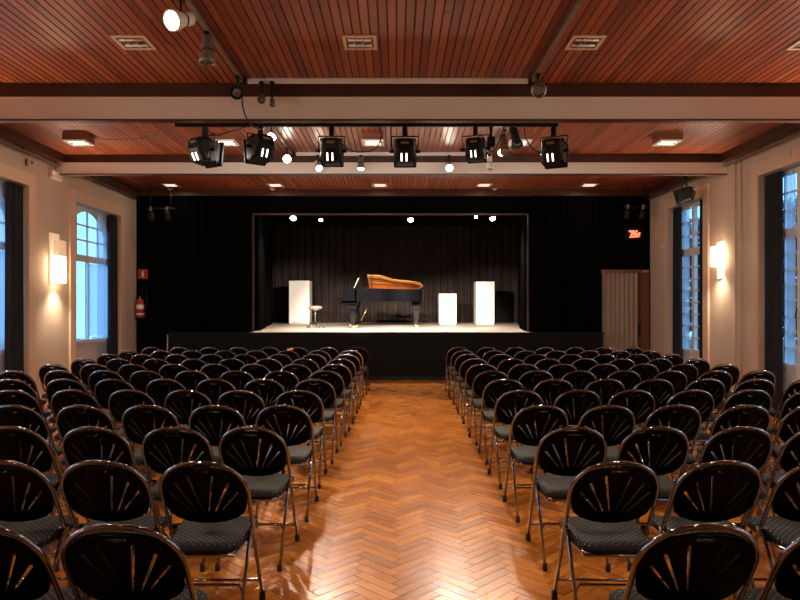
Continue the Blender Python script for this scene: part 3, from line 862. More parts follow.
pleg(0.37, 0.16); pleg(0.37, 1.32); pleg(2.02, 1.10)
ly = MB().box(0.44, 0.50, 0.60, 0.66, 0.14, 0.64).box(0.44, 0.50, 0.82, 0.88, 0.14, 0.64).box(0.40, 0.54, 0.56, 0.92, 0.10, 0.16)
lyre = ly.build('pedal_lyre', M_piano, piano)
for y in (0.66, 0.74, 0.82): MB().cbox(0.24, 0.42, y - 0.02, y + 0.02, 0.07, 0.09, 0.004).build('pedal', M_brass, lyre)
MB().tube([(0.50, 0.74, 0.12), (0.76, 0.74, 0.64)], 0.010, 6).build('lyre_brace', M_brass, lyre)
for i, (x0, w_) in enumerate(((0.06, 0.0),)):
    pass
# sheets on the music desk
sb = MB().box(-0.003, 0.003, -0.16, 0.16, 0, 0.30, Matrix.Rotation(0.42, 4, 'Y'))
tag(sb.build('sheet_music', M_paper, None, (PX + 0.36, PY + 0.72, DZ + 1.062)), 'white sheet music propped on the piano desk', 'sheet music')

# ---- piano stool
stool = empty('piano_stool', (-2.14, 17.15, DZ), label='round brown swivel stool left of the piano', cat='stool')
MB().lathe([(0.12, 0.50), (0.17, 0.505), (0.185, 0.53), (0.18, 0.565), (0.15, 0.585), (0.02, 0.59)], 24).build('seat', M_leather, stool)
MB().lathe([(0.10, 0.475), (0.10, 0.50)], 16).build('seat_plate', M_steel, stool)
MB().lathe([(0.018, 0.10), (0.018, 0.36), (0.032, 0.37), (0.032, 0.475)], 12).build('column', M_chrome, stool)
for i in range(5):
    a = 2 * PI * i / 5 + 0.3
    MB().tube([(0, 0, 0.12), (0.12 * math.cos(a), 0.12 * math.sin(a), 0.09), (0.25 * math.cos(a), 0.25 * math.sin(a), 0.015)], 0.014, 6).build('leg', M_chrome, stool)
# ---- pedestals
def pedestal(px0, px1, y, h, label):
    x0, x1 = (px0 - 397) / F * y, (px1 - 397) / F * y
    w = x1 - x0
    r = empty('pedestal', ((x0 + x1) / 2, y + w / 2, DZ), label=label, cat='pedestal', group='white pedestals on the stage')
    MB().cbox(-w / 2, w / 2, -w / 2, w / 2, 0.03, h, 0.006).build('body', M_pedestal, r)
    MB().box(-w / 2 + 0.02, w / 2 - 0.02, -w / 2 + 0.02, w / 2 - 0.02, 0, 0.03).build('plinth', M_white, r)
pedestal(289, 309.5, 21.8, 1.44, 'tall white pedestal behind the stool')
pedestal(439, 456.5, 21.0, 0.99, 'short white pedestal right of the piano')
pedestal(476, 494.5, 21.0, 1.38, 'tall white pedestal at the right of the stage')

# ---- stage lamps on a pipe behind the opening
ybar, zbar = 16.0, 3.93
for_x = (-2.9, 0.2, 2.7)
bar2 = empty('stage_pipe', (0, ybar, zbar), label='black lamp pipe above the stage behind the opening', cat='pipe')
MB().tube([(-3.15, 0, 0), (2.9, 0, 0)], 0.024, 8).build('pipe', M_blackmetal, bar2)
for x in for_x: MB().tube([(x, 0, 0.0), (x, 0, 5.2 - zbar)], 0.01, 6).build('hanger', M_blackmetal, bar2)
slabels = ['stage lamp above the tall left pedestal', 'small stage lamp above the stool', 'stage lamp above the tail of the piano', 'small stage lamp above the tall right pedestal', 'stage lamp at the right end of the pipe']
for i, (px, py, s) in enumerate(((293.5, 216.5, 0.78), (321, 219, 0.45), (410.5, 218.5, 0.66), (476, 216, 0.40), (492.5, 217, 0.66))):
    x = (px - 397) / F * ybar; z = EYE + (308 - py) / F * ybar
    dr_ = Vector((0, -0.55, -0.83))
    L = empty('stage_lamp', (x, ybar, z), label=slabels[i], cat='lamp', group='lamps on the stage pipe')
    mt = aim_matrix((0, 0, 0), dr_)
    MB().lathe([(0.05 * s, 0.12 * s), (0.08 * s, 0.08 * s), (0.085 * s, -0.04 * s), (0.10 * s, -0.07 * s)], 14, mt).build('housing', M_blackmetal, L)
    MB().lathe([(0.098 * s, -0.071 * s), (0.08 * s, -0.10 * s), (0.04 * s, -0.115 * s), (0.004, -0.118 * s)], 14, mt).build('lens', M_stagelamp, L)
    MB().tube([(0, 0, 0.0), (0, 0, zbar - z)], 0.012, 6).build('clamp', M_blackmetal, L)
    spot('stage_lamp_light', Vector((x, ybar, z)) + dr_ * 0.15 * s, (x, ybar + 0.4, 0), STAGE_W * (1.0 if s > 0.5 else 0.6), 150, (1.0, 0.85, 0.70), 0.7, 0.06)

# ================================================================== HALL LIGHTING
# ---- black bar with theatre spotlights
yb_, zb_ = 8.50, EYE + (308 - 124.5) / F * 8.50
bx0, bx1 = (175 - 397) / F * yb_, (558 - 397) / F * yb_
bar = empty('lighting_bar', (0, yb_, zb_), label='black lighting bar hanging behind the nearest pale beam', cat='lighting bar')
MB().cbox(bx0, bx1, -0.025, 0.025, -0.03, 0.03, 0.008).build('rail', M_blackmetal, bar)
for x in (bx0 + 0.3, -1.4, 0.4, bx1 - 0.3):
    MB().tube([(x, 0, 0.03), (x, 0, CEIL - zb_)], 0.012, 6).build('hanger', M_blackmetal, bar)
MB().cbox(-1.80, -1.42, -0.05, -0.02, -0.03, 0.03, 0.008).build('socket_box', M_blackmetal, bar)
jb = empty('junction_box', (1.22, yb_, zb_ - 0.03), label='small black junction box hanging under the bar beside the fifth theatre light', cat='junction box')
MB().cbox(-0.05, 0.05, -0.04, 0.04, -0.27, -0.13, 0.01).build('box', M_blackmetal, jb)
MB().tube([(0, 0, 0), (0, 0, -0.14)], 0.02, 6).build('stem', M_blackmetal, jb)

def par(px, pz, yaw, tilt, label, roll=0.0, y=None, light=True, target=None, s=1.0, name='theatre_spotlight', group='theatre spotlights on the black bar', hang=None):
    y = y or yb_
    x = (px - 397) / F * y; z = EYE + (308 - pz) / F * y
    r = empty(name, (x, y, z), label=label, cat='spotlight', group=group)
    mt = Matrix.Rotation(yaw, 4, 'Z') @ Matrix.Rotation(tilt, 4, 'X') @ Matrix.Scale(s, 4)
    # body: front (lens) along +y, back towards the hall; a ribbed, chamfered box
    def ring(yy, hx, z0, z1, c=0.035):
        return [(-hx + c, yy, z0), (hx - c, yy, z0), (hx, yy, z0 + c), (hx, yy, z1 - c), (hx - c, yy, z1), (-hx + c, yy, z1), (-hx, yy, z1 - c), (-hx, yy, z0 + c)]
    body = MB().rings([ring(-0.19, 0.095, -0.015, 0.10), ring(-0.17, 0.115, -0.05, 0.125), ring(-0.10, 0.135, -0.155, 0.14), ring(0.12, 0.14, -0.16, 0.145), ring(0.17, 0.125, -0.14, 0.13)], mt)
    bo = body.build('body', M_blackmetal, r)
    fr = MB().rings([ring(0.165, 0.15, -0.165, 0.155, 0.012), ring(0.19, 0.15, -0.165, 0.155, 0.012)], mt); fr.build('filter_frame', M_blackmetal, r)
    MB().lathe([(0.10, 0.191), (0.06, 0.205), (0.004, 0.21)], 16, mt @ Matrix.Rotation(-PI / 2, 4, 'X')).build('lens', M_stagelamp if light else M_lens, r)
    for vx in (-0.052, 0.012):
        vm = mt @ Matrix.Translation((0, -0.137, -0.105)) @ Matrix.Rotation(0.58, 4, 'X')
        MB().cbox(vx, vx + 0.018, -0.010, 0.010, -0.06, 0.045, 0.004, vm).build('vent', M_vent_glow if light else M_blackmetal, bo)
    MB().cbox(-0.05, 0.05, -0.205, -0.18, 0.045, 0.075, 0.005, mt).build('label_plate', M_housing, bo)
    for k in range(4):
        MB().box(-0.141, 0.141, -0.07 + k * 0.05, -0.062 + k * 0.05, -0.162, 0.147, mt).build('cooling_rib', M_blackmetal, bo)
    # yoke
    hz = (hang if hang is not None else zb_) - z - 0.03
    ym = Matrix.Rotation(yaw, 4, 'Z')
    a, b, c, d = Vector((-0.165, 0.0, -0.0)), Vector((-0.175, 0.02, hz * 0.62)), Vector((0.175, 0.02, hz * 0.62)), Vector((0.165, 0.0, 0.0))
    MB().tube([tuple(ym @ q) for q in (a, b, c, d)], 0.010, 6).build('yoke', M_blackmetal, r)
    for sx in (-1, 1):
        MB().tube([tuple(ym @ Vector((sx * 0.135, 0, 0))), tuple(ym @ Vector((sx * 0.20, 0, 0)))], 0.022, 8).build('tilt_knob', M_blackmetal, r)
    MB().cbox(-0.03, 0.03, -0.02, 0.035, hz * 0.60, hz + 0.0, 0.006, ym).build('clamp', M_blackmetal, r)
    if light:
        fwd = (mt.to_3x3() @ Vector((0, 1, 0))).normalized()
        tg = target or (Vector((x, y, z)) + fwd * 8)
        d_ = (Vector(tg) - Vector((x, y, z))).normalized()
        spot('theatre_light', Vector((x, y, z)) + d_ * 0.27, tg, PAR_W, 22, (1.0, 0.84, 0.68), 0.5, 0.05)
par(204.5, 151, -0.55, -0.10, 'theatre spotlight at the left end of the black bar', target=(-1.6, 19.0, 1.2))
par(260.5, 148, 0.65, -0.14, 'theatre spotlight second from left, turned sharply sideways', target=(2.0, 19.5, 1.2))
par(331.5, 151, 0.03, -0.04, 'theatre spotlight third from left, above the piano stool', target=(-0.9, 18.0, 1.2))
par(405, 151.5, -0.02, -0.04, 'theatre spotlight right of centre on the bar, above the piano tail', target=(0.2, 18.5, 1.2))
par(475.5, 149, -0.28, -0.06, 'smaller-looking theatre spotlight fifth along the black bar', target=(1.4, 19.0, 1.2), s=0.86)
par(553.5, 152, -0.45, -0.08, 'theatre spotlight at the right end of the black bar', target=(-2.2, 20.0, 1.2))
# wall-mounted one high on the right wall
yw = 11.9
wl = par(685.5, 195, 0.9, -0.25, 'black spotlight hanging high on the right wall above the window', y=yw, light=False, s=0.85, name='wall_spotlight', group=None, hang=4.0)

# ---- track rails
def track(name, xl, xr, y0, y1, z, label):
    t = empty(name, ((xl + xr) / 2, y1, z), label=label, cat='track rail')
    cx = (xl + xr) / 2
    MB().cbox(xl - cx - 0.012, xl - cx + 0.012, y0 - y1, 0.0, -0.015, CEIL - z, 0.003).build('rail', M_rail, t)
    MB().cbox(xr - cx - 0.012, xr - cx + 0.012, y0 - y1, 0.0, -0.015, CEIL - z, 0.003).build('rail', M_rail, t)
    MB().cbox(xl - cx + 0.06, xr - cx - 0.05, -0.035, 0.0, -0.02, CEIL - z, 0.004).build('cross_rail', M_housing_w, t)
    for x in (xl - cx, xr - cx): MB().cbox(x - 0.03, x + 0.03, -0.03, 0.03, -0.028, CEIL - z, 0.005).build('corner_joint', M_blackmetal, t)
TXL, TXR = -1.77, 1.55
track('track_rail', TXL, TXR, 4.3, 7.52, 4.165, 'grey ceiling track rail in front of the nearest beam')
track('track_rail', TXL, TXR, 7.95, 11.08, 4.165, 'ceiling track rail between the two pale beams')

def track_lamp(x, y, tgt, label, on=False, s=1.0, m=None, power=None, angle=60, drop=0.10, long=1.0, emit_angle=None):
    z = 4.145
    r = empty('track_spotlight', (x, y, z), label=label, cat='spotlight', group='track spotlights under the ceiling')
    MB().cbox(-0.025, 0.025, -0.045, 0.045, -0.03, 0.0, 0.005).build('adapter', M_blackmetal, r)
    MB().tube([(0, 0, -0.025), (0, 0, -drop)], 0.010, 6).build('stem', M_blackmetal, r)
    head = Vector((0, 0, -drop - 0.05 * s))
    mt = aim_matrix(head, Vector(tgt) - Vector((x, y, z)))
    m = m or M_housing_w
    R = 0.062 * s
    hs = MB().lathe([(0.02 * s, 0.10 * s * long), (0.040 * s, 0.095 * s * long), (0.046 * s, 0.03 * s * long), (0.046 * s, -0.01 * s), (R, -0.05 * s), (R * 1.03, -0.085 * s), (R * 0.9, -0.085 * s), (R * 0.88, -0.05 * s)], 16, mt, cap=False)
    ho = hs.build('housing', m, r)
    MB().lathe([(0.0485 * s, 0.022 * s), (0.0485 * s, 0.012 * s)], 16, mt).build('band', M_blackmetal, ho)
    MB().lathe([(R * 0.895, -0.070 * s), (R * 0.5, -0.078 * s), (0.003, -0.081 * s)], 16, mt).build('lens', M_lamp_on if on else M_lens, r)
    MB().tube([tuple(mt @ Vector((0.050 * s, 0, 0.02 * s))), (0.02, 0, -drop), tuple(mt @ Vector((-0.050 * s, 0, 0.02 * s)))], 0.006, 6).build('bracket', M_blackmetal, r)
    if on:
        w = Vector((x, y, z)) + head
        d = (Vector(tgt) - Vector((x, y, z))); d.normalize()
        spot('track_light', w + d * 0.10 * s, w + d * 3, power or TRACK_W, emit_angle or angle, (1, 0.80, 0.58), 0.6, 0.05)
    return r
# near bay
track_lamp(TXL - 0.02, 5.42, (-3.2, 2.4, 2.4), 'lit white spotlight on the track at the top left', on=True, s=1.35, drop=0.12)
track_lamp(TXL, 6.12, (-1.75, 5.8, 0.0), 'unlit spotlight pointing straight down below the top-left lit one', s=1.2, m=M_housing, long=1.6, drop=0.13)
track_lamp(TXL, 7.28, (-1.3, 2.5, 2.2), 'unlit spotlight at the left corner of the front track', s=1.15, m=M_blackmetal, drop=0.12)
track_lamp(TXL + 0.23, 7.46, (-1.2, 4.5, 1.4), 'small unlit spotlight just right of the left track corner', s=0.75, m=M_housing, drop=0.14)
track_lamp(TXL + 0.35, 7.46, (-1.0, 6.2, 0.5), 'tiny downward spotlight second from the left track corner', s=0.55, m=M_housing, drop=0.20)
track_lamp(TXR, 7.22, (1.2, 2.5, 2.0), 'unlit spotlight at the right corner of the front track', s=1.3, m=M_steel, drop=0.10)
# unseen bay over the camera: track and lit lamps added for chrome highlights
track('track_rail', TXL, TXR, 0.8, 4.02, 4.165, 'added ceiling track rail above the camera, out of view')
for x_, y_, tg_, lb_ in ((TXL, 1.7, (-2.2, 6.2, 0.3), 'rear left'), (TXL, 3.3, (-3.2, 9.0, 0.3), 'front left'), (TXR, 1.7, (2.2, 6.2, 0.3), 'rear right'), (TXR, 3.3, (3.2, 9.0, 0.3), 'front right')):
    track_lamp(x_, y_, tg_, 'added lit %s spotlight on the unseen track above the camera' % lb_, on=True, s=1.2, power=TRACK_W * 0.42, emit_angle=95)
# second bay
track_lamp(TXL, 9.22, (-0.9, 3.0, 0.8), 'brightly lit spotlight between the second and third theatre lights', on=True, s=1.1, power=TRACK_W * 1.3)
track_lamp(TXL, 10.55, (-0.6, 3.0, 0.6), 'bright track spotlight just left of the third theatre light', on=True, s=1.1, power=TRACK_W * 1.3)
track_lamp(-1.33, 11.05, (0.4, 7.0, 0.0), 'bright spotlight tilted down by the third theatre light', on=True, s=0.95, drop=0.13, long=1.4)
track_lamp(-0.61, 11.05, (-0.58, 10.0, 0.0), 'grey spotlight hanging straight down between third and fourth theatre lights', on=True, power=TRACK_W * 1.3, emit_angle=62, s=1.05, m=M_housing, drop=0.10, long=1.5)
track_lamp(0.88, 11.05, (0.75, 6.0, 0.6), 'bright spotlight between the fourth and fifth theatre lights', on=True, s=1.05, drop=0.13, power=TRACK_W * 1.3)
track_lamp(TXR + 0.03, 9.95, (0.9, 3.0, 0.9), 'bright spotlight on the right-hand track behind the fifth theatre light', on=True, s=0.85, drop=0.16)
track_lamp(TXR + 0.10, 9.1, (2.4, 8.3, 0.0), 'brown spotlight tilted right behind the bar', s=1.3, m=M_blackmetal, drop=0.16, long=1.5)
track_lamp(TXR, 9.45, (2.0, 8.6, 0.6), 'white-rimmed dark spotlight at the right-hand track', s=1.25, m=M_darkwood, drop=0.18, long=1.5)
track_lamp(TXR, 11.0, (1.55, 10.3, 0.0), 'unlit white spotlight at the end of the right-hand track', s=1.15, m=M_housing_w, drop=0.10, long=1.4)

# ---- recessed and boxed ceiling lights
GX = [-4.84, -2.60, -0.365, 1.86, 4.11]
xname = ['far left', 'left', 'centre', 'right', 'far right']
def ceiling_light(x, y, boxed, label, group, s=0.33, lit=0.0):  # lit: strength of the added fill light
    h = s / 2
    z0 = CEIL - (0.115 if boxed else 0.0)
    r = empty('ceiling_light', (x, y, z0), label=label, cat='ceiling light', group=group)
    if boxed:
        b = MB(); t = 0.012; H = CEIL - z0
        for x0, x1, y0, y1 in ((-h, h, -h, -h + t), (-h, h, h - t, h), (-h, -h + t, -h + t, h - t), (h - t, h, -h + t, h - t)): b.box(x0, x1, y0, y1, 0.008, H)
        b.build('housing', M_doorwood, r)
    fr = MB(); w = 0.03
    for x0, x1, y0, y1 in ((-h, h, -h, -h + w), (-h, h, h - w, h), (-h, -h + w, -h + w, h - w), (h - w, h, -h + w, h - w)): fr.box(x0, x1, y0, y1, -0.012, 0.008)
    fr.build('frame', M_arch if not boxed else M_white, r)
    hh = h - w
    MB().add([(-hh, -hh, 0.0), (hh, -hh, 0.0), (hh, hh, 0.0), (-hh, hh, 0.0), (-hh, -0.01, 0.02), (hh, -0.01, 0.02), (hh, 0.01, 0.0), (-hh, 0.01, 0.0)], [(0, 4, 5, 1), (7, 3, 2, 6), (4, 7, 6, 5)]).build('reflector', M_reflector, r)
    for y_ in (-hh * 0.5, hh * 0.5):
        MB().tube([(-hh + 0.02, y_, -0.004), (hh - 0.02, y_, -0.004)], 0.012, 8).build('tube', M_tubeglass if boxed or y > 12 else M_tube_off, r)
    if lit:
        a = bpy.data.lights.new('ceiling_light_fill', 'AREA'); a.shape = 'SQUARE'; a.size = 0.26; a.energy = CEILING_FILL_W * lit; a.color = (1.0, 0.74, 0.50)  # area light added as fill, apart from the tubes' own emission
        ao = bpy.data.objects.new('ceiling_light_fill', a); col.objects.link(ao); ao.location = (x, y, z0 - 0.03)
    for x_ in (-0.05, 0.05): MB().box(x_ - 0.003, x_ + 0.003, -hh, hh, -0.012, -0.002).build('louvre', M_reflector, r)
rowsy = [(6.48, False, 'in front of the nearest beam', 'recessed lights of the near bay'), (9.96, True, 'between the two beams', 'boxed lights of the middle bay'), (14.0, False, 'nearest the stage', 'recessed lights of the stage bay'), (2.95, False, 'overhead near the camera', 'recessed lights overhead')]
for y, bx, where, g in rowsy:
    for x, nm in zip(GX, xname):
        if y < 7 and nm == 'far left': continue
        ceiling_light(x, y, bx, '%s %s ceiling light, %s' % (nm, 'boxed' if bx else 'recessed', where), g, lit=1.0 if y < 4 else (0.5 if y > 8 else 0.0))
for x, lb in ((-5.0, 'small ceiling nozzle at far left near the stage'), (-2.75, 'small ceiling nozzle above the left proscenium edge'), (2.15, 'small ceiling nozzle above the right proscenium edge')):
    r = empty('ceiling_nozzle', (x, 14.45, CEIL), label=lb, cat='nozzle', group='ceiling nozzles by the stage')
    MB().lathe([(0.02, -0.03), (0.05, -0.02), (0.055, 0.0)], 12).build('cap', M_housing_w, r)
    MB().lathe([(0.004, -0.045), (0.018, -0.04), (0.02, -0.03)], 10).build('nozzle_tip', M_steel, r)

# ---- wall lamps: a tall frosted back plate with a glowing box in front, on the piers between windows
def sconce(x, s, y, z0, z1, g0, g1, label, split=1.0):
    r = empty('wall_lamp', (x, y, z0), label=label, cat='wall lamp', group='wall lamps on the window piers')
    def bxx(d0, d1, y0, y1, a, b, name, m, c=0.006):
        xs = sorted((s * d0, s * d1))
        return MB().cbox(xs[0], xs[1], y0, y1, a - z0, b - z0, c).build(name, m, r)
    bxx(0.0, 0.03, -0.15, 0.15, z0, z1, 'back_plate', M_sconce_pane)
    bxx(0.03, 0.06, -0.05, 0.05, g0 + 0.05, g1 - 0.05, 'mount', M_steel)
    gm = g0 + (g1 - g0) * split
    bxx(0.06, 0.16, -0.12, 0.12, g0, gm, 'diffuser', M_sconce_glow)
    if split < 1: bxx(0.06, 0.16, -0.12, 0.12, gm, g1, 'shade_panel', M_sconce_pane)
    bxx(0.161, 0.175, -0.10, 0.10, (g0 + g1) / 2 + 0.05, (g0 + g1) / 2 + 0.07, 'clasp', M_steel, 0.003)
    # the lamp is open at the top and bottom
    spot('wall_lamp_uplight', (x + s * 0.13, y, g1 + 0.05), (x + s * 1.9, y, CEIL), UPLIGHT_W, 125, (1.0, 0.78, 0.55), 0.9, 0.09)
    spot('wall_lamp_downlight', (x + s * 0.13, y, g0 - 0.05), (x + s * 0.7, y, 0), UPLIGHT_W * 0.45, 130, (1.0, 0.78, 0.55), 0.9, 0.09)
    return r
sconce(XL, 1, 11.15, 1.98, 2.84, 2.00, 2.72, 'glowing box wall lamp on the left pier between the windows', 0.62)
sconce(XR, -1, 11.42, 2.09, 2.74, 2.30, 2.64, 'glowing box wall lamp on the right pier between the windows')
for y, nm in ((7.65, 'second'), (4.18, 'third'), (0.7, 'fourth')):
    sconce(XL, 1, y, 1.98, 2.84, 2.00, 2.72, 'glowing wall lamp on the %s left pier from the stage' % nm, 0.62)
    sconce(XR, -1, y, 2.09, 2.74, 2.30, 2.64, 'glowing wall lamp on the %s right pier from the stage' % nm)

# ---- pipes along the tops of the side walls, clips and small fittings
for nm, x, s in (('wall_pipe', XL, 1), ('wall_pipe', XR, -1)):
    r = empty(nm, (x + s * 0.08, 7.0, 4.0), label='painted pipe running along the top of the %s wall' % ('left' if s > 0 else 'right'), cat='pipe', group='wall-top pipes')
    MB().tube([(0, -8, 0), (0, 7.55, 0)], 0.020, 8).build('pipe', M_pipe, r)
    for y in (-1.7, 1.9, 3.1, 5.2, 6.6): MB().box(-0.012, 0.012, y - 0.015, y + 0.015, 0, 0.20).build('hanger', M_darkwood, r)
    for y in (2.2, 4.5, 5.7): MB().cbox(min(0, -s * 0.08), max(0, -s * 0.08), y - 0.012, y + 0.012, -0.012, 0.012, 0.003).build('clip', M_housing_w, r)
# emergency light box and sensor on the left wall
def at_wall(px, py, x):
    d = F * x / (px - 397); return d, EYE + (308 - py) / F * d
y, z = at_wall(53.5, 175, XL)
r = empty('emergency_light', (XL, y, z), label='small pale emergency light box above the left wall lamp', cat='emergency light')
MB().cbox(0, 0.07, -0.17, 0.17, -0.075, 0.075, 0.008).build('housing', M_arch, r)
MB().cbox(0.07, 0.078, -0.15, 0.15, -0.055, 0.055, 0.003).build('diffuser', M_white, r)
MB().cbox(0.078, 0.084, -0.14, -0.115, -0.01, 0.015, 0.002).build('indicator', mat('amber_indicator', (0.9, 0.4, 0.1), 0.4, emit=(1, 0.4, 0.1), estr=1.5), r)
y, z = at_wall(26, 162, XL)
r = empty('motion_sensor', (XL, y, z), label='small motion sensor above the leftmost window frame', cat='sensor')
MB().cbox(0, 0.03, -0.03, 0.03, -0.03, 0.05, 0.005).build('bracket', M_pipe, r)
MB().cbox(0.03, 0.09, -0.045, 0.045, -0.06, 0.04, 0.012).build('housing', M_arch, r)
MB().lathe([(0.03, 0), (0.026, 0.012), (0.004, 0.018)], 12, Matrix.Translation((0.09, 0, -0.01)) @ Matrix.Rotation(PI / 2, 4, 'Y')).build('lens', M_lens, r)
y, z = at_wall(788.5, 155, XR - 0.035)
r = empty('wall_vent', (XR - 0.035, y, z), label='small square plate on the frame above the right-edge window', cat='plate')
MB().cbox(-0.02, 0, -0.07, 0.07, -0.06, 0.06, 0.004).build('plate', M_arch, r)
for k in range(3): MB().box(-0.026, -0.02, -0.055, 0.055, -0.04 + k * 0.03, -0.03 + k * 0.03).build('louvre', M_wallp, r)
y, z = at_wall(663, 246, XR)
r = empty('light_switch', (XR, y, z), label='small pale switch on the right wall near the stage', cat='switch')
MB().cbox(-0.012, 0, -0.06, 0.06, -0.06, 0.06, 0.003).build('plate', M_white, r)
MB().cbox(-0.02, -0.012, -0.03, 0.03, -0.035, 0.035, 0.003).build('rocker', M_housing_w, r)

# ---- stage-side pipes with dark lamps high in both corners
def corner_bar(x0, x1, z, label, lx):
    r = empty('corner_lamp_bar', ((x0 + x1) / 2, YS - 0.45, z), label=label, cat='lamp bar')
    cx = (x0 + x1) / 2
    MB().tube([(x0 - cx, 0, 0), (x1 - cx, 0, 0)], 0.03, 8).build('pipe', M_blackmetal, r)
    for x in (x0 - cx + 0.1, x1 - cx - 0.1): MB().tube([(x, 0, 0), (x, 0.0, CEIL - z)], 0.012, 6).build('hanger', M_blackmetal, r)
    for x in lx:
        MB().lathe([(0.03, 0.10), (0.06, 0.08), (0.065, -0.08), (0.075, -0.10)], 12, Matrix.Translation((x - cx, 0.03, -0.14)) @ Matrix.Rotation(0.6, 4, 'X')).build('lamp_can', M_blackmetal, r)
        MB().cbox(x - cx - 0.025, x - cx + 0.025, -0.04, 0.03, -0.05, 0.05, 0.006).build('clamp', M_steel, r)
corner_bar((146 - 397) / F * 14.25, (175.5 - 397) / F * 14.25, EYE + (308 - 209) / F * 14.25, 'dark lamp bar high in the left stage corner', (-5.35, -5.0))
corner_bar((624 - 397) / F * 14.25, (650 - 397) / F * 14.25, EYE + (308 - 207) / F * 14.25, 'dark lamp bar high in the right stage corner', (5.02, 5.35))

# ---- cables
def cable(pts, label, r=0.008):
    P = []
    pts = [Vector(p) for p in pts]
    for i in range(len(pts) - 1):
        p0, p1, p2, p3 = pts[max(i - 1, 0)], pts[i], pts[i + 1], pts[min(i + 2, len(pts) - 1)]
        for k in range(6):
            t = k / 6
            P.append(0.5 * ((2 * p1) + (p2 - p0) * t + (2 * p0 - 5 * p1 + 4 * p2 - p3) * t * t + (3 * p1 - p0 - 3 * p2 + p3) * t ** 3))
    P.append(pts[-1])
    return tag(MB().tube([tuple(p) for p in P], r, 6).build('cable', M_cable), label, 'cable', 'black lighting cables')
def cp(px, py, d): return ((px - 397) / F * d, d, EYE + (308 - py) / F * d)
cable([cp(242, 96, 7.5), cp(243, 108, 7.45), cp(247, 119, 7.5), cp(253, 126.5, 7.68), cp(262, 129, 8.1), cp(264, 126, 8.42)], 'black cable looping from the left track corner to the bar')
cable([cp(97, 139, 9.9), cp(120, 139.5, 9.6), cp(146, 138, 9.2), cp(160, 132, 8.9), cp(176, 126, 8.5)], 'black cable swagged from the left boxed light to the bar')
cable([cp(338, 140, 8.55), cp(350, 150, 8.5), cp(362, 152, 8.5), cp(375, 149, 8.5), cp(381, 138, 8.5), cp(380, 126, 8.46)], 'cable looping from the third theatre light up to the bar')
cable([cp(391, 126, 8.46), cp(391, 140, 8.5), cp(392, 150, 8.5), cp(397, 153, 8.55)], 'cable dropping to the fourth theatre light')
cable([cp(482, 142, 8.55), cp(487, 148, 8.5), cp(493, 151, 8.5), cp(500, 140, 8.6), cp(504, 127, 8.5)], 'cable looping beside the fifth theatre light')
cable([cp(524, 126, 8.46), cp(526, 138, 8.5), cp(532, 148, 8.5), cp(542, 153, 8.55)], 'cable hanging to the last theatre light on the right')
cable([cp(205, 126, 8.46), cp(215, 135, 8.5), cp(232, 131, 8.5), cp(248, 126, 8.46)], 'cable swag between the first two theatre lights')

# ================================================================== SIGNS, EXTINGUISHER
ysg = YS - 0.0
def onwall(px, py): return ((px - 397) / F * YS, EYE + (308 - py) / F * YS)
x, z = onwall(143, 274)
r = empty('extinguisher_sign', (x, YS, z), label='square red extinguisher sign on the black wall', cat='sign')
MB().box(-0.108, 0.108, -0.012, 0, -0.108, 0.108).build('panel', M_redsign, r)
pg = MB().cbox(-0.022, 0.022, -0.015, -0.012, -0.07, 0.035, 0.006).box(-0.012, 0.012, -0.015, -0.012, 0.04, 0.055).box(-0.02, 0.03, -0.015, -0.012, 0.055, 0.067)
pg.build('pictogram', M_paper, r)
x, z = onwall(142, 317.5)
r = empty('fire_extinguisher', (x, YS - 0.11, z), label='red fire extinguisher hanging on the black wall below the sign', cat='extinguisher')
body = MB().lathe([(0.075, 0.0), (0.085, 0.015), (0.085, 0.34), (0.07, 0.39), (0.035, 0.415), (0.028, 0.425)], 18).build('cylinder', M_red, r)
MB().lathe([(0.0862, 0.19), (0.0862, 0.29)], 18, cap=False).build('label_band', M_paper, body)
MB().lathe([(0.0862, 0.06), (0.0862, 0.10)], 18, cap=False).build('label_band', M_paper, body)
MB().lathe([(0.028, 0.42), (0.022, 0.43), (0.022, 0.47)], 10).build('valve', M_brass, r)
MB().cbox(-0.02, 0.10, -0.012, 0.012, 0.475, 0.492, 0.004, Matrix.Rotation(-0.3, 4, 'Y') @ Matrix.Translation((-0.14, 0, 0.02))).build('handle', M_red, r)
MB().cbox(-0.01, 0.09, -0.01, 0.01, 0.452, 0.466, 0.004).build('lever', M_blackmetal, r)
MB().tube([(0.02, 0, 0.46), (0.07, -0.02, 0.60), (0.14, -0.02, 0.60), (0.165, -0.02, 0.45), (0.15, -0.03, 0.25), (0.12, -0.03, 0.06)], 0.012, 8).build('hose', M_rubber, r)
MB().lathe([(0.012, 0.0), (0.026, -0.10)], 10, Matrix.Translation((0.12, -0.03, 0.08))).build('nozzle', M_rubber, r)
MB().box(-0.05, 0.05, 0.085, 0.11, 0.30, 0.40).build('wall_bracket', M_blackmetal, r)
MB().cbox(-0.09, 0.09, -0.05, 0.11, -0.03, 0.0, 0.005).build('support_tray', M_blackmetal, r)
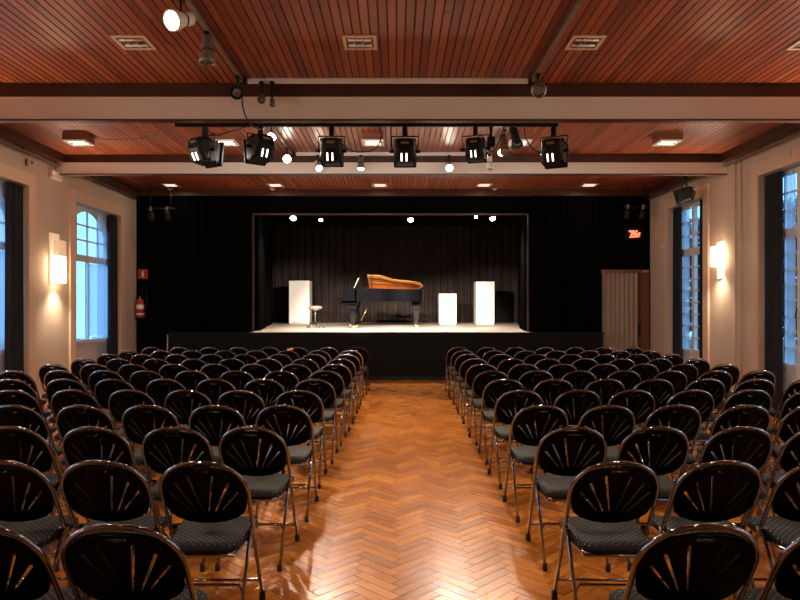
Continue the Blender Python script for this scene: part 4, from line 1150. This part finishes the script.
# lit red exit pictogram
x, z = onwall(633.5, 234)
r = empty('exit_sign', (x, YS, z), label='lit red pictogram sign on the black wall above the folding door', cat='sign')
MB().cbox(-0.19, 0.19, -0.06, 0, -0.13, 0.13, 0.006).build('housing', M_blackmetal, r)
def bar_(x0, z0, x1, z1, w):
    d = Vector((x1 - x0, z1 - z0)); L = d.length; a = math.atan2(d.y, d.x)
    return MB().box(0, L, -0.068, -0.06, -w / 2, w / 2, Matrix.Translation((x0, 0, z0)) @ Matrix.Rotation(-a, 4, 'Y'))
for q in ((-0.125, 0.055, 0.0, 0.055, 0.038), (-0.04, 0.05, -0.075, -0.05, 0.045), (-0.03, 0.04, 0.05, -0.03, 0.05), (-0.11, -0.075, -0.02, -0.07, 0.03), (0.0, -0.03, -0.02, -0.08, 0.035), (0.05, -0.03, 0.02, -0.08, 0.03), (0.06, -0.02, 0.125, 0.02, 0.035), (0.06, -0.08, 0.12, -0.03, 0.03)):
    bar_(*q).build('pictogram_stroke', M_exit, r)
MB().lathe([(0.026, 0.0), (0.026, 0.008)], 12, Matrix.Translation((0.045, -0.06, 0.055)) @ Matrix.Rotation(PI / 2, 4, 'X')).build('pictogram_head', M_exit, r)

# ================================================================== OUTSIDE
gr = MB().box(-30, XL - 0.5, -6, 40, -0.4, -0.3).build('ground_garden', M_grass); tag(gr, kind='structure')
gr2 = MB().box(XR + 0.5, 30, -6, 40, -0.4, -0.3).build('ground_lawn', M_grass); tag(gr2, kind='structure')
def tree(x, y, h, rad, seed, count, label):
    rnd = random.Random(seed)
    r = empty('garden_tree', (x, y, -0.3), label=label, cat='tree', group='trees outside the right windows')
    MB().lathe([(0.22, 0), (0.15, 0.6), (0.12, h * 0.55), (0.05, h * 0.85)], 10).build('trunk', M_bark, r)
    lf = MB()
    for i in range(count):
        while True:
            p = Vector((rnd.uniform(-1, 1), rnd.uniform(-1, 1), rnd.uniform(-1, 1)))
            if 0.25 < p.length < 1: break
        c = Vector((p.x * rad, p.y * rad, h * 0.62 + p.z * h * 0.42))
        a = Vector((rnd.gauss(0, 1), rnd.gauss(0, 1), rnd.gauss(0, 1))).normalized(); b = a.orthogonal().normalized()
        s = rnd.uniform(0.09, 0.17)
        lf.add([c - a * s, c + b * s * 0.45, c + a * s, c - b * s * 0.45], [(0, 1, 2, 3)])
    tag(lf.build('foliage', M_leaf, r), kind='stuff')
tree(9.6, 21.0, 4.6, 1.15, 1, 2600, 'leafy tree outside the far right window')
tree(10.6, 16.7, 4.6, 1.7, 2, 6000, 'leafy tree outside the window at the right edge')
tree(14.5, 27.5, 5.0, 2.0, 3, 3500, 'taller tree further back outside the right windows')
